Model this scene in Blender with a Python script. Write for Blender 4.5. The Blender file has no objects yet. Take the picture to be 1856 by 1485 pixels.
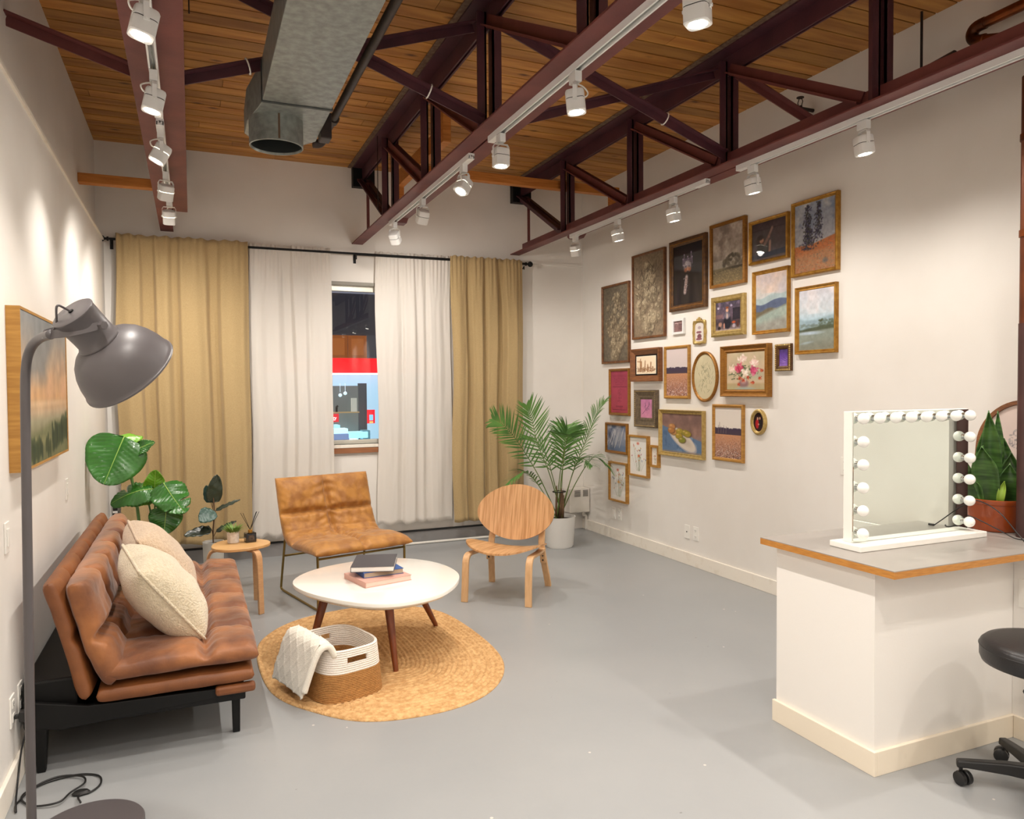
import bpy, bmesh, math, random
import numpy as np
from mathutils import Vector, Matrix, noise as mnoise
PI = math.pi
scn = bpy.context.scene
col = scn.collection
# ---------------------------------------------------------------- camera
cam_d = bpy.data.cameras.new('camera'); cam = bpy.data.objects.new('camera', cam_d); col.objects.link(cam)
yaw, pit, rol = 0.404981, 0.0284322, -0.0074575
fw = Vector((math.sin(yaw)*math.cos(pit), math.cos(yaw)*math.cos(pit), -math.sin(pit)))
rt = Vector((math.cos(yaw), -math.sin(yaw), 0)); up = rt.cross(fw)
r2 = rt*math.cos(rol)+up*math.sin(rol); u2 = -rt*math.sin(rol)+up*math.cos(rol)
cam.matrix_world = Matrix(((r2.x, u2.x, -fw.x, 0), (r2.y, u2.y, -fw.y, 0), (r2.z, u2.z, -fw.z, 1.5), (0, 0, 0, 1)))
cam_d.sensor_width = 36; cam_d.lens = 36*1354/1856; cam_d.clip_start = 0.05; cam_d.clip_end = 60
scn.camera = cam
# ---------------------------------------------------------------- world, exposure
w = bpy.data.worlds.new('night_sky'); scn.world = w; w.use_nodes = True
w.node_tree.nodes['Background'].inputs[0].default_value = (0.02, 0.03, 0.06, 1)
w.node_tree.nodes['Background'].inputs[1].default_value = 0.35
vs = scn.view_settings
vs.view_transform = 'Standard'; vs.look = 'None'; vs.gamma = 1; vs.use_curve_mapping = False
vs.exposure = 0.75
SPOT_W = 35.0            # power of one track spotlight
SPOT_COL = (1.0, 0.935, 0.86)
GLOBE_FILL_W = 33.0           # power of one added fill globe, unseen by the camera
random.seed(4); rng = np.random.default_rng(7)
# ---------------------------------------------------------------- materials
def lin(c):
    if isinstance(c, str):
        c = [int(c[i:i+2], 16)/255 for i in (0, 2, 4)]
    return tuple(x/12.92 if x <= .04045 else ((x+.055)/1.055)**2.4 for x in c)
def mat(name, c, rough=.5, metal=0., c2=None, nscale=8, ndetail=4, stretch=(1, 1, 1), bump=0., bscale=60, bstretch=None,
        coat=0., sheen=0., trans=0., ior=None, emit=None, estr=0., spec=None, ramp=(.35, .65), alpha=1.):
    m = bpy.data.materials.new(name); m.use_nodes = True
    nt = m.node_tree; N = nt.nodes; L = nt.links; b = N['Principled BSDF']
    I = b.inputs
    I['Base Color'].default_value = (*lin(c), 1); I['Roughness'].default_value = rough; I['Metallic'].default_value = metal
    I['Coat Weight'].default_value = coat; I['Sheen Weight'].default_value = sheen; I['Transmission Weight'].default_value = trans
    I['Alpha'].default_value = alpha
    if ior: I['IOR'].default_value = ior
    if spec is not None: I['Specular IOR Level'].default_value = spec
    if emit: I['Emission Color'].default_value = (*lin(emit), 1); I['Emission Strength'].default_value = estr
    tc = N.new('ShaderNodeTexCoord')
    if c2:
        mp = N.new('ShaderNodeMapping'); mp.inputs['Scale'].default_value = stretch
        L.new(tc.outputs['Object'], mp.inputs[0])
        n = N.new('ShaderNodeTexNoise'); n.inputs['Scale'].default_value = nscale; n.inputs['Detail'].default_value = ndetail
        L.new(mp.outputs[0], n.inputs['Vector'])
        r = N.new('ShaderNodeValToRGB'); r.color_ramp.elements[0].position = ramp[0]; r.color_ramp.elements[1].position = ramp[1]
        r.color_ramp.elements[0].color = (*lin(c), 1); r.color_ramp.elements[1].color = (*lin(c2), 1)
        L.new(n.outputs[0], r.inputs[0]); L.new(r.outputs[0], I['Base Color'])
    if bump:
        mp2 = N.new('ShaderNodeMapping'); mp2.inputs['Scale'].default_value = bstretch or (1, 1, 1)
        L.new(tc.outputs['Object'], mp2.inputs[0])
        n2 = N.new('ShaderNodeTexNoise'); n2.inputs['Scale'].default_value = bscale; n2.inputs['Detail'].default_value = 3
        L.new(mp2.outputs[0], n2.inputs['Vector'])
        bp = N.new('ShaderNodeBump'); bp.inputs['Strength'].default_value = bump; bp.inputs['Distance'].default_value = .01
        L.new(n2.outputs[0], bp.inputs['Height']); L.new(bp.outputs[0], I['Normal'])
    return m
def vmat(name, rough=.6, coat=0., bump=0., bscale=80, coatrough=.05, spec=.3):
    """material whose colour is the mesh's own painted-picture attribute"""
    m = mat(name, 'ffffff', rough, coat=coat, bump=bump, bscale=bscale, spec=spec)
    nt = m.node_tree; a = nt.nodes.new('ShaderNodeAttribute'); a.attribute_name = 'paint'
    nt.links.new(a.outputs['Color'], nt.nodes['Principled BSDF'].inputs['Base Color'])
    nt.nodes['Principled BSDF'].inputs['Coat Roughness'].default_value = coatrough
    return m
def translucent(m, amount, transp=0.):
    nt = m.node_tree; N = nt.nodes; L = nt.links; b = N['Principled BSDF']; out = N['Material Output']
    t = N.new('ShaderNodeBsdfTranslucent'); mx = N.new('ShaderNodeMixShader'); mx.inputs[0].default_value = amount
    t.inputs[0].default_value = b.inputs['Base Color'].default_value
    L.new(b.outputs[0], mx.inputs[1]); L.new(t.outputs[0], mx.inputs[2])
    s = mx
    if transp:
        tp = N.new('ShaderNodeBsdfTransparent'); m2 = N.new('ShaderNodeMixShader'); m2.inputs[0].default_value = transp
        L.new(mx.outputs[0], m2.inputs[1]); L.new(tp.outputs[0], m2.inputs[2]); s = m2
    L.new(s.outputs[0], out.inputs[0])
    return m
M = {}
M['wall'] = mat('white_wall_paint', 'ebe7e1', .6, c2='e4dfd8', nscale=1.5, bump=.05, bscale=200)
M['trimw'] = mat('cream_trim_paint', 'efe8dc', .45, c2='e2d8c8', nscale=14, ramp=(.55, .8))
M['steel'] = mat('maroon_primer_steel', '5e2c2c', .55, c2='703a36', nscale=5, bump=.08, bscale=90)
M['steeldk'] = mat('dark_maroon_steel', '42202a', .5, c2='502830', nscale=6, bump=.08, bscale=90)
M['whitemetal'] = mat('white_enamel', 'e4e4e2', .35)
M['lens'] = mat('lit_lamp_lens', 'ffffff', .3, emit='fff4e2', estr=28)
M['globe'] = mat('fill_globe_opal', 'ffffff', .3, emit='fff3df', estr=5)
M['globe'].node_tree.nodes['Principled BSDF'].inputs['Alpha'].default_value = 1
M['glowband'] = mat('lit_vent_band', 'ffffff', .3, emit='fff0d0', estr=2.2)
M['galv'] = mat('galvanised_steel', '7e827e', .42, .5, c2='979c97', nscale=26, ndetail=6, bump=.06, bscale=60)
M['galvdk'] = mat('galvanised_steel_inside', '3c4040', .6, .4, c2='4c5150', nscale=20)
M['blackpipe'] = mat('black_iron', '2c2524', .5, .3, c2='3b2f2b', nscale=20)
M['copper'] = mat('tarnished_copper', '8a4a22', .38, .8, c2='4b2a1a', nscale=9, bump=.05)
M['rawwood'] = mat('raw_lumber', 'b06a26', .6, c2='c8813a', nscale=6, stretch=(1, 12, 12), bump=.1)
M['black'] = mat('black_powder_coat', '0b0b0b', .55, spec=.3)
M['blackplastic'] = mat('black_plastic', '191818', .42)
M['blackvinyl'] = mat('black_vinyl', '1c1a1b', .38, bump=.06, bscale=150)
M['grey'] = mat('warm_grey_lamp_enamel', '555051', .42)
M['chrome'] = mat('chrome', 'd0d0d0', .12, 1.)
M['brass'] = mat('antique_brass_rod', '8f7a46', .32, .85)
M['white_pl'] = mat('white_plastic', 'eeebe4', .35)
M['dark'] = mat('dark_slot', '1a1a1a', .7)
# ---------------------------------------------------------------- mesh helpers
class MB:
    def __init__(s): s.v = []; s.f = []; s.mi = []; s.cur = 0
    def add(s, vs, fs):
        o = len(s.v); s.v += [tuple(v) for v in vs]; s.f += [tuple(i+o for i in f) for f in fs]; s.mi += [s.cur]*len(fs); return s
    def box(s, x0, x1, y0, y1, z0, z1, T=None):
        vs = [Vector((x, y, z)) for z in (z0, z1) for y in (y0, y1) for x in (x0, x1)]
        if T: vs = [T @ v for v in vs]
        return s.add(vs, [(0, 2, 3, 1), (4, 5, 7, 6), (0, 1, 5, 4), (2, 6, 7, 3), (0, 4, 6, 2), (1, 3, 7, 5)])
    def tube(s, pts, r, n=10, caps=True, closed=False):
        pts = [Vector(p) for p in pts]; m = len(pts); rs = r if isinstance(r, (list, tuple)) else [r]*m
        rings = []; prev = None
        for i, p in enumerate(pts):
            if closed: d = pts[(i+1) % m]-pts[i-1]
            else: d = pts[min(i+1, m-1)]-pts[max(i-1, 0)]
            d.normalize()
            if prev is None:
                a = Vector((0, 0, 1)) if abs(d.z) < .9 else Vector((1, 0, 0)); prev = d.cross(a).normalized()
            prev = (prev-d*prev.dot(d)).normalized(); b = d.cross(prev)
            rings.append([p+(prev*math.cos(2*PI*k/n)+b*math.sin(2*PI*k/n))*rs[i] for k in range(n)])
        vs = [v for R in rings for v in R]; fs = []
        for i in range(m if closed else m-1):
            j = (i+1) % m
            for k in range(n): fs.append((i*n+k, i*n+(k+1) % n, j*n+(k+1) % n, j*n+k))
        if caps and not closed: fs += [tuple(range(n-1, -1, -1)), tuple((m-1)*n+k for k in range(n))]
        return s.add(vs, fs)
    def lathe(s, prof, n=32, T=None, a0=0., a1=2*PI, fx=None):
        """prof: list of (r, z); full turn closed"""
        full = abs(a1-a0-2*PI) < 1e-6; k_ = n if full else n+1
        vs = []
        for r, z in prof:
            for k in range(k_):
                a = a0+(a1-a0)*k/n; v = Vector((r*math.cos(a), r*math.sin(a), z))
                if fx: v = fx(v, a)
                vs.append(T @ v if T else v)
        fs = []
        for i in range(len(prof)-1):
            for k in range(n):
                k2 = (k+1) % k_
                fs.append((i*k_+k, i*k_+k2, (i+1)*k_+k2, (i+1)*k_+k))
        return s.add(vs, fs)
    def rings(s, R, capa=False, capb=False, closed=False):
        """list of rings (lists of points of equal length), each ring closed"""
        n = len(R[0]); vs = [v for r in R for v in r]; fs = []
        m = len(R)
        for i in range(m if closed else m-1):
            j = (i+1) % m
            for k in range(n): fs.append((i*n+k, i*n+(k+1) % n, j*n+(k+1) % n, j*n+k))
        if capa: fs.append(tuple(range(n-1, -1, -1)))
        if capb: fs.append(tuple((m-1)*n+k for k in range(n)))
        return s.add(vs, fs)
    def sweep(s, path, side, w, t, taper=None):
        """rectangular bar along path; side = constant width direction"""
        path = [Vector(p) for p in path]; side = Vector(side).normalized(); R = []
        for i, p in enumerate(path):
            d = (path[min(i+1, len(path)-1)]-path[max(i-1, 0)]).normalized(); n = d.cross(side).normalized()
            k = taper(i/(len(path)-1)) if taper else 1
            R.append([p+side*w/2*k+n*t/2, p-side*w/2*k+n*t/2, p-side*w/2*k-n*t/2, p+side*w/2*k-n*t/2])
        return s.rings(R, True, True)
    def sphere(s, c, r, n=12, m=8, sc=(1, 1, 1)):
        c = Vector(c)
        prof = [(max(1e-4, r*math.sin(PI*i/m)), -r*math.cos(PI*i/m)) for i in range(m+1)]
        return s.lathe(prof, n, Matrix.Translation(c) @ Matrix.Diagonal((*sc, 1)))
    def prism(s, poly, d0, d1, f):
        """poly 2D; f(u,v,d)->point"""
        return s.rings([[f(u, v, d0) for u, v in poly], [f(u, v, d1) for u, v in poly]], True, True)
    def grid(s, nu, nv, f, wrapu=False):
        vs = [f(i/(nu if wrapu else nu-1), j/(nv-1)) for j in range(nv) for i in range(nu)]; fs = []
        for j in range(nv-1):
            for i in range(nu if wrapu else nu-1):
                i2 = (i+1) % nu; fs.append((j*nu+i, j*nu+i2, (j+1)*nu+i2, (j+1)*nu+i))
        return s.add(vs, fs)
    def build(s, name, m, parent=None, smooth=False, bevel=0., merge=False, subsurf=0, solid=0., seg=2, angle=35, at=None):
        me = bpy.data.meshes.new(name)
        V = s.v
        if at is not None: a = Vector(at); V = [tuple(Vector(v)-a) for v in V]
        me.from_pydata(V, [], s.f)
        ms = m if isinstance(m, (list, tuple)) else [m]
        for x in ms: me.materials.append(x)
        if len(ms) > 1: me.polygons.foreach_set('material_index', s.mi)
        bm = bmesh.new(); bm.from_mesh(me)
        if merge: bmesh.ops.remove_doubles(bm, verts=bm.verts, dist=1e-5)
        bmesh.ops.recalc_face_normals(bm, faces=bm.faces)
        bm.to_mesh(me); bm.free()
        if smooth:
            me.polygons.foreach_set('use_smooth', [True]*len(me.polygons))
            if smooth != 'all': me.set_sharp_from_angle(angle=math.radians(angle))
        me.update()
        o = bpy.data.objects.new(name, me); col.objects.link(o)
        if at is not None: o.location = at
        if parent: o.parent = parent
        if solid: x = o.modifiers.new('solid', 'SOLIDIFY'); x.thickness = solid; x.offset = 0
        if subsurf: x = o.modifiers.new('sub', 'SUBSURF'); x.levels = x.render_levels = subsurf
        if bevel: x = o.modifiers.new('bevel', 'BEVEL'); x.width = bevel; x.segments = seg; x.limit_method = 'ANGLE'; x.angle_limit = math.radians(40)
        return o
def tag(o, label=None, cat=None, group=None, kind=None):
    if label: o['label'] = label
    if cat: o['category'] = cat
    if group: o['group'] = group
    if kind: o['kind'] = kind
    return o
def thing(name, label, cat, loc=(0, 0, 0), rz=0., group=None):
    o = bpy.data.objects.new(name, None); o.empty_display_size = .05; col.objects.link(o)
    o.location = loc; o.rotation_euler = (0, 0, rz)
    return tag(o, label, cat, group)
def struct(name, mb, m, **k): return tag(mb.build(name, m, **k), kind='structure')
def basis(z, x=None):
    z = Vector(z).normalized(); x = Vector(x) if x else (Vector((0, 0, 1)) if abs(z.z) < .9 else Vector((1, 0, 0)))
    x = (x-z*x.dot(z)).normalized(); y = z.cross(x)
    return Matrix(((x.x, y.x, z.x, 0), (x.y, y.y, z.y, 0), (x.z, y.z, z.z, 0), (0, 0, 0, 1)))
def catmull(pts, k=6, closed=True):
    P = [Vector(p) for p in pts]; n = len(P); out = []
    for i in range(n if closed else n-1):
        a, b, c, d = (P[(i-1) % n], P[i], P[(i+1) % n], P[(i+2) % n]) if closed else (P[max(i-1, 0)], P[i], P[i+1], P[min(i+2, n-1)])
        for j in range(k):
            t = j/k; out.append(.5*((2*b)+(c-a)*t+(2*a-5*b+4*c-d)*t*t+(-a+3*b-3*c+d)*t**3))
    if not closed: out.append(P[-1])
    return out
def pad(name, m, parent, path, width, nu=80, nw=60, T1=.06, T2=.03, ss=(), sw=(), groove=.6, sig=.03, wr=.004, wsc=9., pw=8., seed=0, ee=.5,
        loc=(0, 0, 0), rz=0., shape=None, gather=0.):
    """upholstered pad: path in local (y,z); width along x; ss/sw = seam positions (fractions) across path / across width"""
    P = [Vector((0, p[0], p[1])) for p in path]
    seg = [0.]
    for a, b in zip(P, P[1:]): seg.append(seg[-1]+(b-a).length)
    tot = seg[-1]
    def at(s):
        d = s*tot
        for i in range(len(P)-1):
            if d <= seg[i+1]+1e-9 or i == len(P)-2:
                t = (d-seg[i])/(seg[i+1]-seg[i]); return P[i].lerp(P[i+1], t)
    def nrm(s):
        a, b = at(max(0, s-.04)), at(min(1, s+.04)); d = (b-a).normalized(); return Vector((0, -d.z, d.y))
    mb = MB()
    cs = [.5-.5*math.cos(PI*i/(nu-1))*(1) for i in range(nu)]
    us = [.35*c+.65*i/(nu-1) for i, c in enumerate(cs)]
    cw = [.5-.5*math.cos(PI*i/(nw-1)) for i in range(nw)]; ws = [.35*c+.65*i/(nw-1) for i, c in enumerate(cw)]
    pc = [(at(s), nrm(s)) for s in us]
    for side in (1, -1):
        T = T1 if side > 0 else T2; vs = []
        for j, w_ in enumerate(ws):
            for i, s in enumerate(us):
                e = max(0., 1-abs(2*s-1)**pw)*max(0., 1-abs(2*w_-1)**pw); e = e**ee
                g = 1.
                if side > 0:
                    d = 9.
                    for q in ss: d = min(d, abs(s-q)*tot)
                    for q in sw: d = min(d, abs(w_-q)*width)
                    g = 1-groove*math.exp(-(d/sig)**2)
                c, n = pc[i]
                ex = shape(s, w_) if shape else 1.
                x = (w_-.5)*width*ex
                p = Vector((x, c.y, c.z))+n*T*e*g*side
                nn = mnoise.noise(Vector((x*wsc+seed*7.3, s*tot*wsc, seed+side)))
                n3 = mnoise.noise(Vector((x*wsc*3.1, s*tot*wsc*2.6+seed, seed+9)))
                gth = 0.
                if gather and side > 0:
                    for q in sw: gth += gather*math.exp(-((w_-q)*width/.09)**2)*math.sin(s*tot*95+3*nn+abs(w_-q)*30)
                    for q in ss: gth += gather*math.exp(-((s-q)*tot/.09)**2)*math.sin(x*95+3*nn)
                    gth += gather*(1-e)*math.sin((x+s*tot)*110)*(1 if e > .02 else 0)
                p += n*side*e*(wr*nn+wr*.4*n3+gth)
                vs.append(p)
        fs = [(j*nu+i, j*nu+i+1, (j+1)*nu+i+1, (j+1)*nu+i) for j in range(nw-1) for i in range(nu-1)]
        mb.add(vs, fs)
    o = mb.build(name, m, parent, smooth='all', merge=True)
    o.location = loc; o.rotation_euler = (0, 0, rz)
    return o
# ================================================================ THE SETTING
XL, XR, YB, ZC, YF = -.645, 3.835, 7.02, 3.56, -3.4
m_floor = mat('painted_grey_concrete', '929495', .36, c2='9a9b9b', nscale=.9, ndetail=5, bump=.03, bscale=30)
# specks of chipped paint on the floor
nt = m_floor.node_tree; N_ = nt.nodes; L_ = nt.links
vo = N_.new('ShaderNodeTexVoronoi'); vo.inputs['Scale'].default_value = 7.; tc = N_.new('ShaderNodeTexCoord'); L_.new(tc.outputs['Object'], vo.inputs['Vector'])
nz = N_.new('ShaderNodeTexNoise'); nz.inputs['Scale'].default_value = 1.7; L_.new(tc.outputs['Object'], nz.inputs['Vector'])
lt = N_.new('ShaderNodeMath'); lt.operation = 'LESS_THAN'; lt.inputs[1].default_value = .045; L_.new(vo.outputs['Distance'], lt.inputs[0])
g2 = N_.new('ShaderNodeMath'); g2.operation = 'GREATER_THAN'; g2.inputs[1].default_value = .56; L_.new(nz.outputs[0], g2.inputs[0])
mu = N_.new('ShaderNodeMath'); mu.operation = 'MULTIPLY'; L_.new(lt.outputs[0], mu.inputs[0]); L_.new(g2.outputs[0], mu.inputs[1])
mxc = N_.new('ShaderNodeMix'); mxc.data_type = 'RGBA'; mxc.inputs['B'].default_value = (*lin('c9c4bb'), 1)
L_.new(mu.outputs[0], mxc.inputs['Factor']); bs = N_['Principled BSDF']
L_.new(bs.inputs['Base Color'].links[0].from_socket, mxc.inputs['A']); L_.new(mxc.outputs['Result'], bs.inputs['Base Color'])
vo2 = N_.new('ShaderNodeTexVoronoi'); vo2.inputs['Scale'].default_value = 5.3; mpf = N_.new('ShaderNodeMapping'); mpf.inputs['Scale'].default_value = (1, 1.9, 1); mpf.inputs['Rotation'].default_value = (0, 0, .6)
L_.new(tc.outputs['Object'], mpf.inputs[0]); nzf = N_.new('ShaderNodeTexNoise'); nzf.inputs['Scale'].default_value = 45; L_.new(tc.outputs['Object'], nzf.inputs['Vector'])
L_.new(mpf.outputs[0], vo2.inputs['Vector']); ad = N_.new('ShaderNodeMath'); ad.operation = 'MULTIPLY_ADD'; ad.inputs[1].default_value = .16; L_.new(nzf.outputs[0], ad.inputs[0]); L_.new(vo2.outputs['Distance'], ad.inputs[2])
lt2 = N_.new('ShaderNodeMath'); lt2.operation = 'LESS_THAN'; lt2.inputs[1].default_value = .105; L_.new(ad.outputs[0], lt2.inputs[0])
mxd = N_.new('ShaderNodeMix'); mxd.data_type = 'RGBA'; mxd.inputs['B'].default_value = (*lin('6f6e6a'), 1); ml = N_.new('ShaderNodeMath'); ml.operation = 'MULTIPLY'; ml.inputs[1].default_value = .7
L_.new(lt2.outputs[0], ml.inputs[0]); L_.new(ml.outputs[0], mxd.inputs['Factor']); L_.new(mxc.outputs['Result'], mxd.inputs['A']); L_.new(mxd.outputs['Result'], bs.inputs['Base Color'])
struct('floor', MB().box(XL-.15, XR+.15, YF-.1, YB+.2, -.1, 0), m_floor)
struct('wall_right', MB().box(XR, XR+.12, YF, YB+.15, 0, ZC+.05), M['wall'])
struct('wall_left', MB().box(XL-.15, XL, YF, YB, 0, 2.73).box(XL-.2, -.70, YF, YB, 2.73, ZC+.05), M['wall'])
struct('wall_inner', MB().box(3.34, XR-.001, YF+.01, 2.10, 0, ZC-.001), M['wall'])
struct('wall_front', MB().box(XL-.15, XR+.12, YF-.12, YF, 0, ZC+.05), M['wall'])
struct('trim_1', MB().add([(-.70, YF, 2.73), (-.70, YB, 2.73), (XL+.012, YF, 2.73), (XL+.012, YB, 2.73), (-.70, YF, 2.775), (-.70, YB, 2.775),
    (XL+.012, YF, 2.745), (XL+.012, YB, 2.745)], [(0, 1, 3, 2), (4, 5, 7, 6), (2, 3, 7, 6), (0, 2, 6, 4), (1, 3, 7, 5), (0, 1, 5, 4)]), M['trimw'])
WX0, WX1, WZ0, WZ1 = .55, 2.28, .985, 2.47        # window opening
wb = MB()
wb.box(-.75, WX0, YB, YB+.15, 0, ZC+.05).box(WX1, XR+.1, YB, YB+.15, 0, ZC+.05).box(WX0, WX1, YB, YB+.15, 0, WZ0).box(WX0, WX1, YB, YB+.15, WZ1, ZC+.05)
struct('wall_back', wb, M['wall'])
struct('trim_2', MB().box(-.70, XR, YB-.012, YB, 2.775, 2.80), M['wall'])
struct('shadow_strip', MB().box(XL, 3.55, YB-.03, YB, .118, .132), M['dark'])  # dark strip paints the shadow line above the baseboard
m_gp = mat('grey_paint', '8a8887', .5)
struct('baseboard_back', MB().box(XL, 3.6, YB-.022, YB, 0, .118), m_gp)
struct('baseboard_right', MB().box(XR-.016, XR, 2.6, YB, 0, .105), M['trimw'], bevel=.003)
struct('baseboard_left', MB().box(XL, XL+.016, YF, 6.9, 0, .105), M['trimw'], bevel=.003)
# ceiling of planks running left-right
def ceiling():
    mb = MB(); tones = []; y = YB-.0; k = 0
    while y > YF:
        w_ = .128; x = XL-.12
        cuts = sorted(random.uniform(XL, XR) for _ in range(random.choice((1, 1, 2))))+[XR+.05]
        for c in cuts:
            mb.box(x, c-.003, y-w_+.010, y, ZC-.0, ZC+.03); tones += [random.random()]*6; x = c
        y -= w_
    mb.cur = 1; mb.box(XL-.12, XR+.05, YF, YB, ZC+.02, ZC+.05); tones += [0.]*6
    m = mat('stained_ceiling_planks', 'ca9148', .55, c2='a86c2e', nscale=2.2, ndetail=8, stretch=(1, 9, 3), bump=.15, bscale=25, bstretch=(1, 12, 1))
    nt = m.node_tree; N = nt.nodes; L = nt.links; b = N['Principled BSDF']
    a = N.new('ShaderNodeAttribute'); a.attribute_name = 'tone'
    mr = N.new('ShaderNodeMapRange'); mr.inputs['To Min'].default_value = .66; mr.inputs['To Max'].default_value = 1.12; L.new(a.outputs['Fac'], mr.inputs[0])
    vo = N.new('ShaderNodeTexVoronoi'); vo.inputs['Scale'].default_value = 3.2
    tc = N.new('ShaderNodeTexCoord'); mp = N.new('ShaderNodeMapping'); mp.inputs['Scale'].default_value = (1, 2.4, 1); L.new(tc.outputs['Object'], mp.inputs[0]); L.new(mp.outputs[0], vo.inputs['Vector'])
    rr = N.new('ShaderNodeValToRGB'); rr.color_ramp.elements[0].position = .035; rr.color_ramp.elements[0].color = (.22, .13, .08, 1)
    rr.color_ramp.elements[1].position = .17; rr.color_ramp.elements[1].color = (1, 1, 1, 1); L.new(vo.outputs['Distance'], rr.inputs[0])
    m1 = N.new('ShaderNodeMix'); m1.data_type = 'RGBA'; m1.blend_type = 'MULTIPLY'; m1.inputs['Factor'].default_value = 1
    L.new(b.inputs['Base Color'].links[0].from_socket, m1.inputs['A']); L.new(rr.outputs[0], m1.inputs['B'])
    m2 = N.new('ShaderNodeMix'); m2.data_type = 'RGBA'; m2.blend_type = 'MULTIPLY'; m2.inputs['Factor'].default_value = 1
    L.new(m1.outputs['Result'], m2.inputs['A']); L.new(mr.outputs[0], m2.inputs['B']); L.new(m2.outputs['Result'], b.inputs['Base Color'])
    me = bpy.data.meshes.new('ceiling'); me.from_pydata(mb.v, [], mb.f); me.materials.append(m); me.materials.append(M['dark']); me.polygons.foreach_set('material_index', mb.mi)
    at = me.attributes.new('tone', 'FLOAT', 'FACE'); at.data.foreach_set('value', tones); me.update()
    o = bpy.data.objects.new('ceiling', me); col.objects.link(o); tag(o, kind='structure')
ceiling()
# window
wn = tag(bpy.data.objects.new('window_1', None), kind='structure'); col.objects.link(wn)
f = MB()
for (a, b, c, d) in ((WX0, WX1, WZ1-.05, WZ1), (WX0, WX1, WZ0, WZ0+.04), (WX0, WX0+.05, WZ0, WZ1), (WX1-.05, WX1, WZ0, WZ1)):
    f.box(a, b, YB+.04, YB+.10, c, d)
f.build('window_frame', mat('aluminium_frame', 'c9c6ba', .4, .2), wn, bevel=.003)
M['glass'] = mat('window_glass', 'ffffff', .0, trans=1., ior=1.45)
MB().box(WX0+.05, WX1-.05, YB+.068, YB+.074, WZ0+.04, WZ1-.05).build('window_pane', M['glass'], wn)
MB().box(WX0-.03, WX1+.03, YB-.035, YB+.0, .955, .985).box(WX0+.0005, WX1-.0005, YB, YB+.045, .97, .985).build('window_sill', M['trimw'], wn, bevel=.003)
MB().box(WX0-.03, WX1+.03, YB-.03, YB+.0, .905, .953).build('sill_apron', mat('brown_wood_apron', '8d5a3a', .5, c2='a06a45', stretch=(1, 10, 10)), wn)
MB().box(WX0-.03, WX1+.03, YB-.02, YB, 2.47, 2.50).build('window_head', mat('grey_head_trim', '8e8a80', .6), wn)
# ================================================================ ROOF STEEL
POSTS = (5.97, 4.87, 3.80, 2.68, 1.56, .44, -.68, -1.8)
def bar(mb, a, b, w_, t, side=(1, 0, 0)):
    return mb.sweep([a, b], side, w_, t)
def truss(c, label, rend, gus=True):
    t = thing('steel_truss', label, 'truss', (c, 0, 2.85), 0, 'maroon roof trusses')
    B = lambda: MB()
    y1 = YB-.02
    # bottom chord: two angles back to back
    b = B(); b.box(-.107, -.006, YF+.02, y1, 0, .011).box(-.017, -.006, YF+.02, y1-.10, .011, .10)
    b.box(.006, .107, YF+.02, rend, 0, .011).box(.006, .017, YF+.02, rend, .011, .10)
    b.build('bottom_chord', M['steel'], t, bevel=.002)
    b = B(); b.box(-.10, -.006, YF+.02, y1, .688, .70).box(-.017, -.006, YF+.02, y1, .585, .688)
    b.box(.006, .10, YF+.02, y1, .688, .70).box(.006, .017, YF+.02, y1, .585, .688)
    b.build('top_chord', M['steeldk'], t, bevel=.002)
    B().box(-.135, .10, YF+.02, y1, .70, .708).build('nailer', mat('rough_nailer', '5a4234', .8, c2='7a6450', nscale=30), t)
    for y in POSTS:
        for s in (-1, 1):
            p = B(); xa = s*.0175 if s > 0 else -.0175
            p.box(min(xa, xa+s*.01), max(xa, xa+s*.01), y-.03, y+.03, .012, .66)
            p.box(min(xa, xa+s*.052), max(xa, xa+s*.052), y-.03, y-.021, .012, .66)
            p.build('post', M['steeldk'], t)
    prev = None
    for i in range(len(POSTS)-1):                       # diagonals from each post's head down to the next post's foot
        a, b2 = POSTS[i], POSTS[i+1]
        d = B(); bar(d, (-.022, a-.06, .60), (-.022, b2+.07, .07), .010, .066); bar(d, (-.040, a-.06, .575), (-.040, b2+.07, .045), .045, .009)
        bar(d, (.022, a-.06, .60), (.022, b2+.07, .07), .010, .066)
        d.build('diagonal', M['steel'], t)
    d = B()
    for s in (-1, 1):
        bar(d, (s*.04, YB-.06, .60), (s*.04, POSTS[0]+.05, .07), .05, .012); bar(d, (s*.02, YB-.06, .58), (s*.02, POSTS[0]+.05, .05), .012, .06)
    d.build('end_diagonal', M['steeldk'], t)
    B().box(-.10, .10, YB-.09, YB-.015, .52, .70).build('bearing_bracket', M['black'], t)
    B().box(-.012, .012, 6.77, 6.785, .10, .52).build('hanger_strap', M['steel'], t)
    if gus: B().prism([(rend-.17, .0), (rend+.02, .0), (rend-.02, -.03), (rend-.12, -.03)], .004, .10, lambda u, v, q: (q, u, v)).build('gusset_plate', M['steel'], t)
    return t
truss(-.11, 'maroon truss running over the sofa by the left wall', 6.2, False)
truss(1.50, 'maroon truss in the middle, ending above the white sheer curtain', 5.95)
truss(3.10, 'maroon truss nearest the gallery wall of framed pictures', 5.95)
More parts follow.
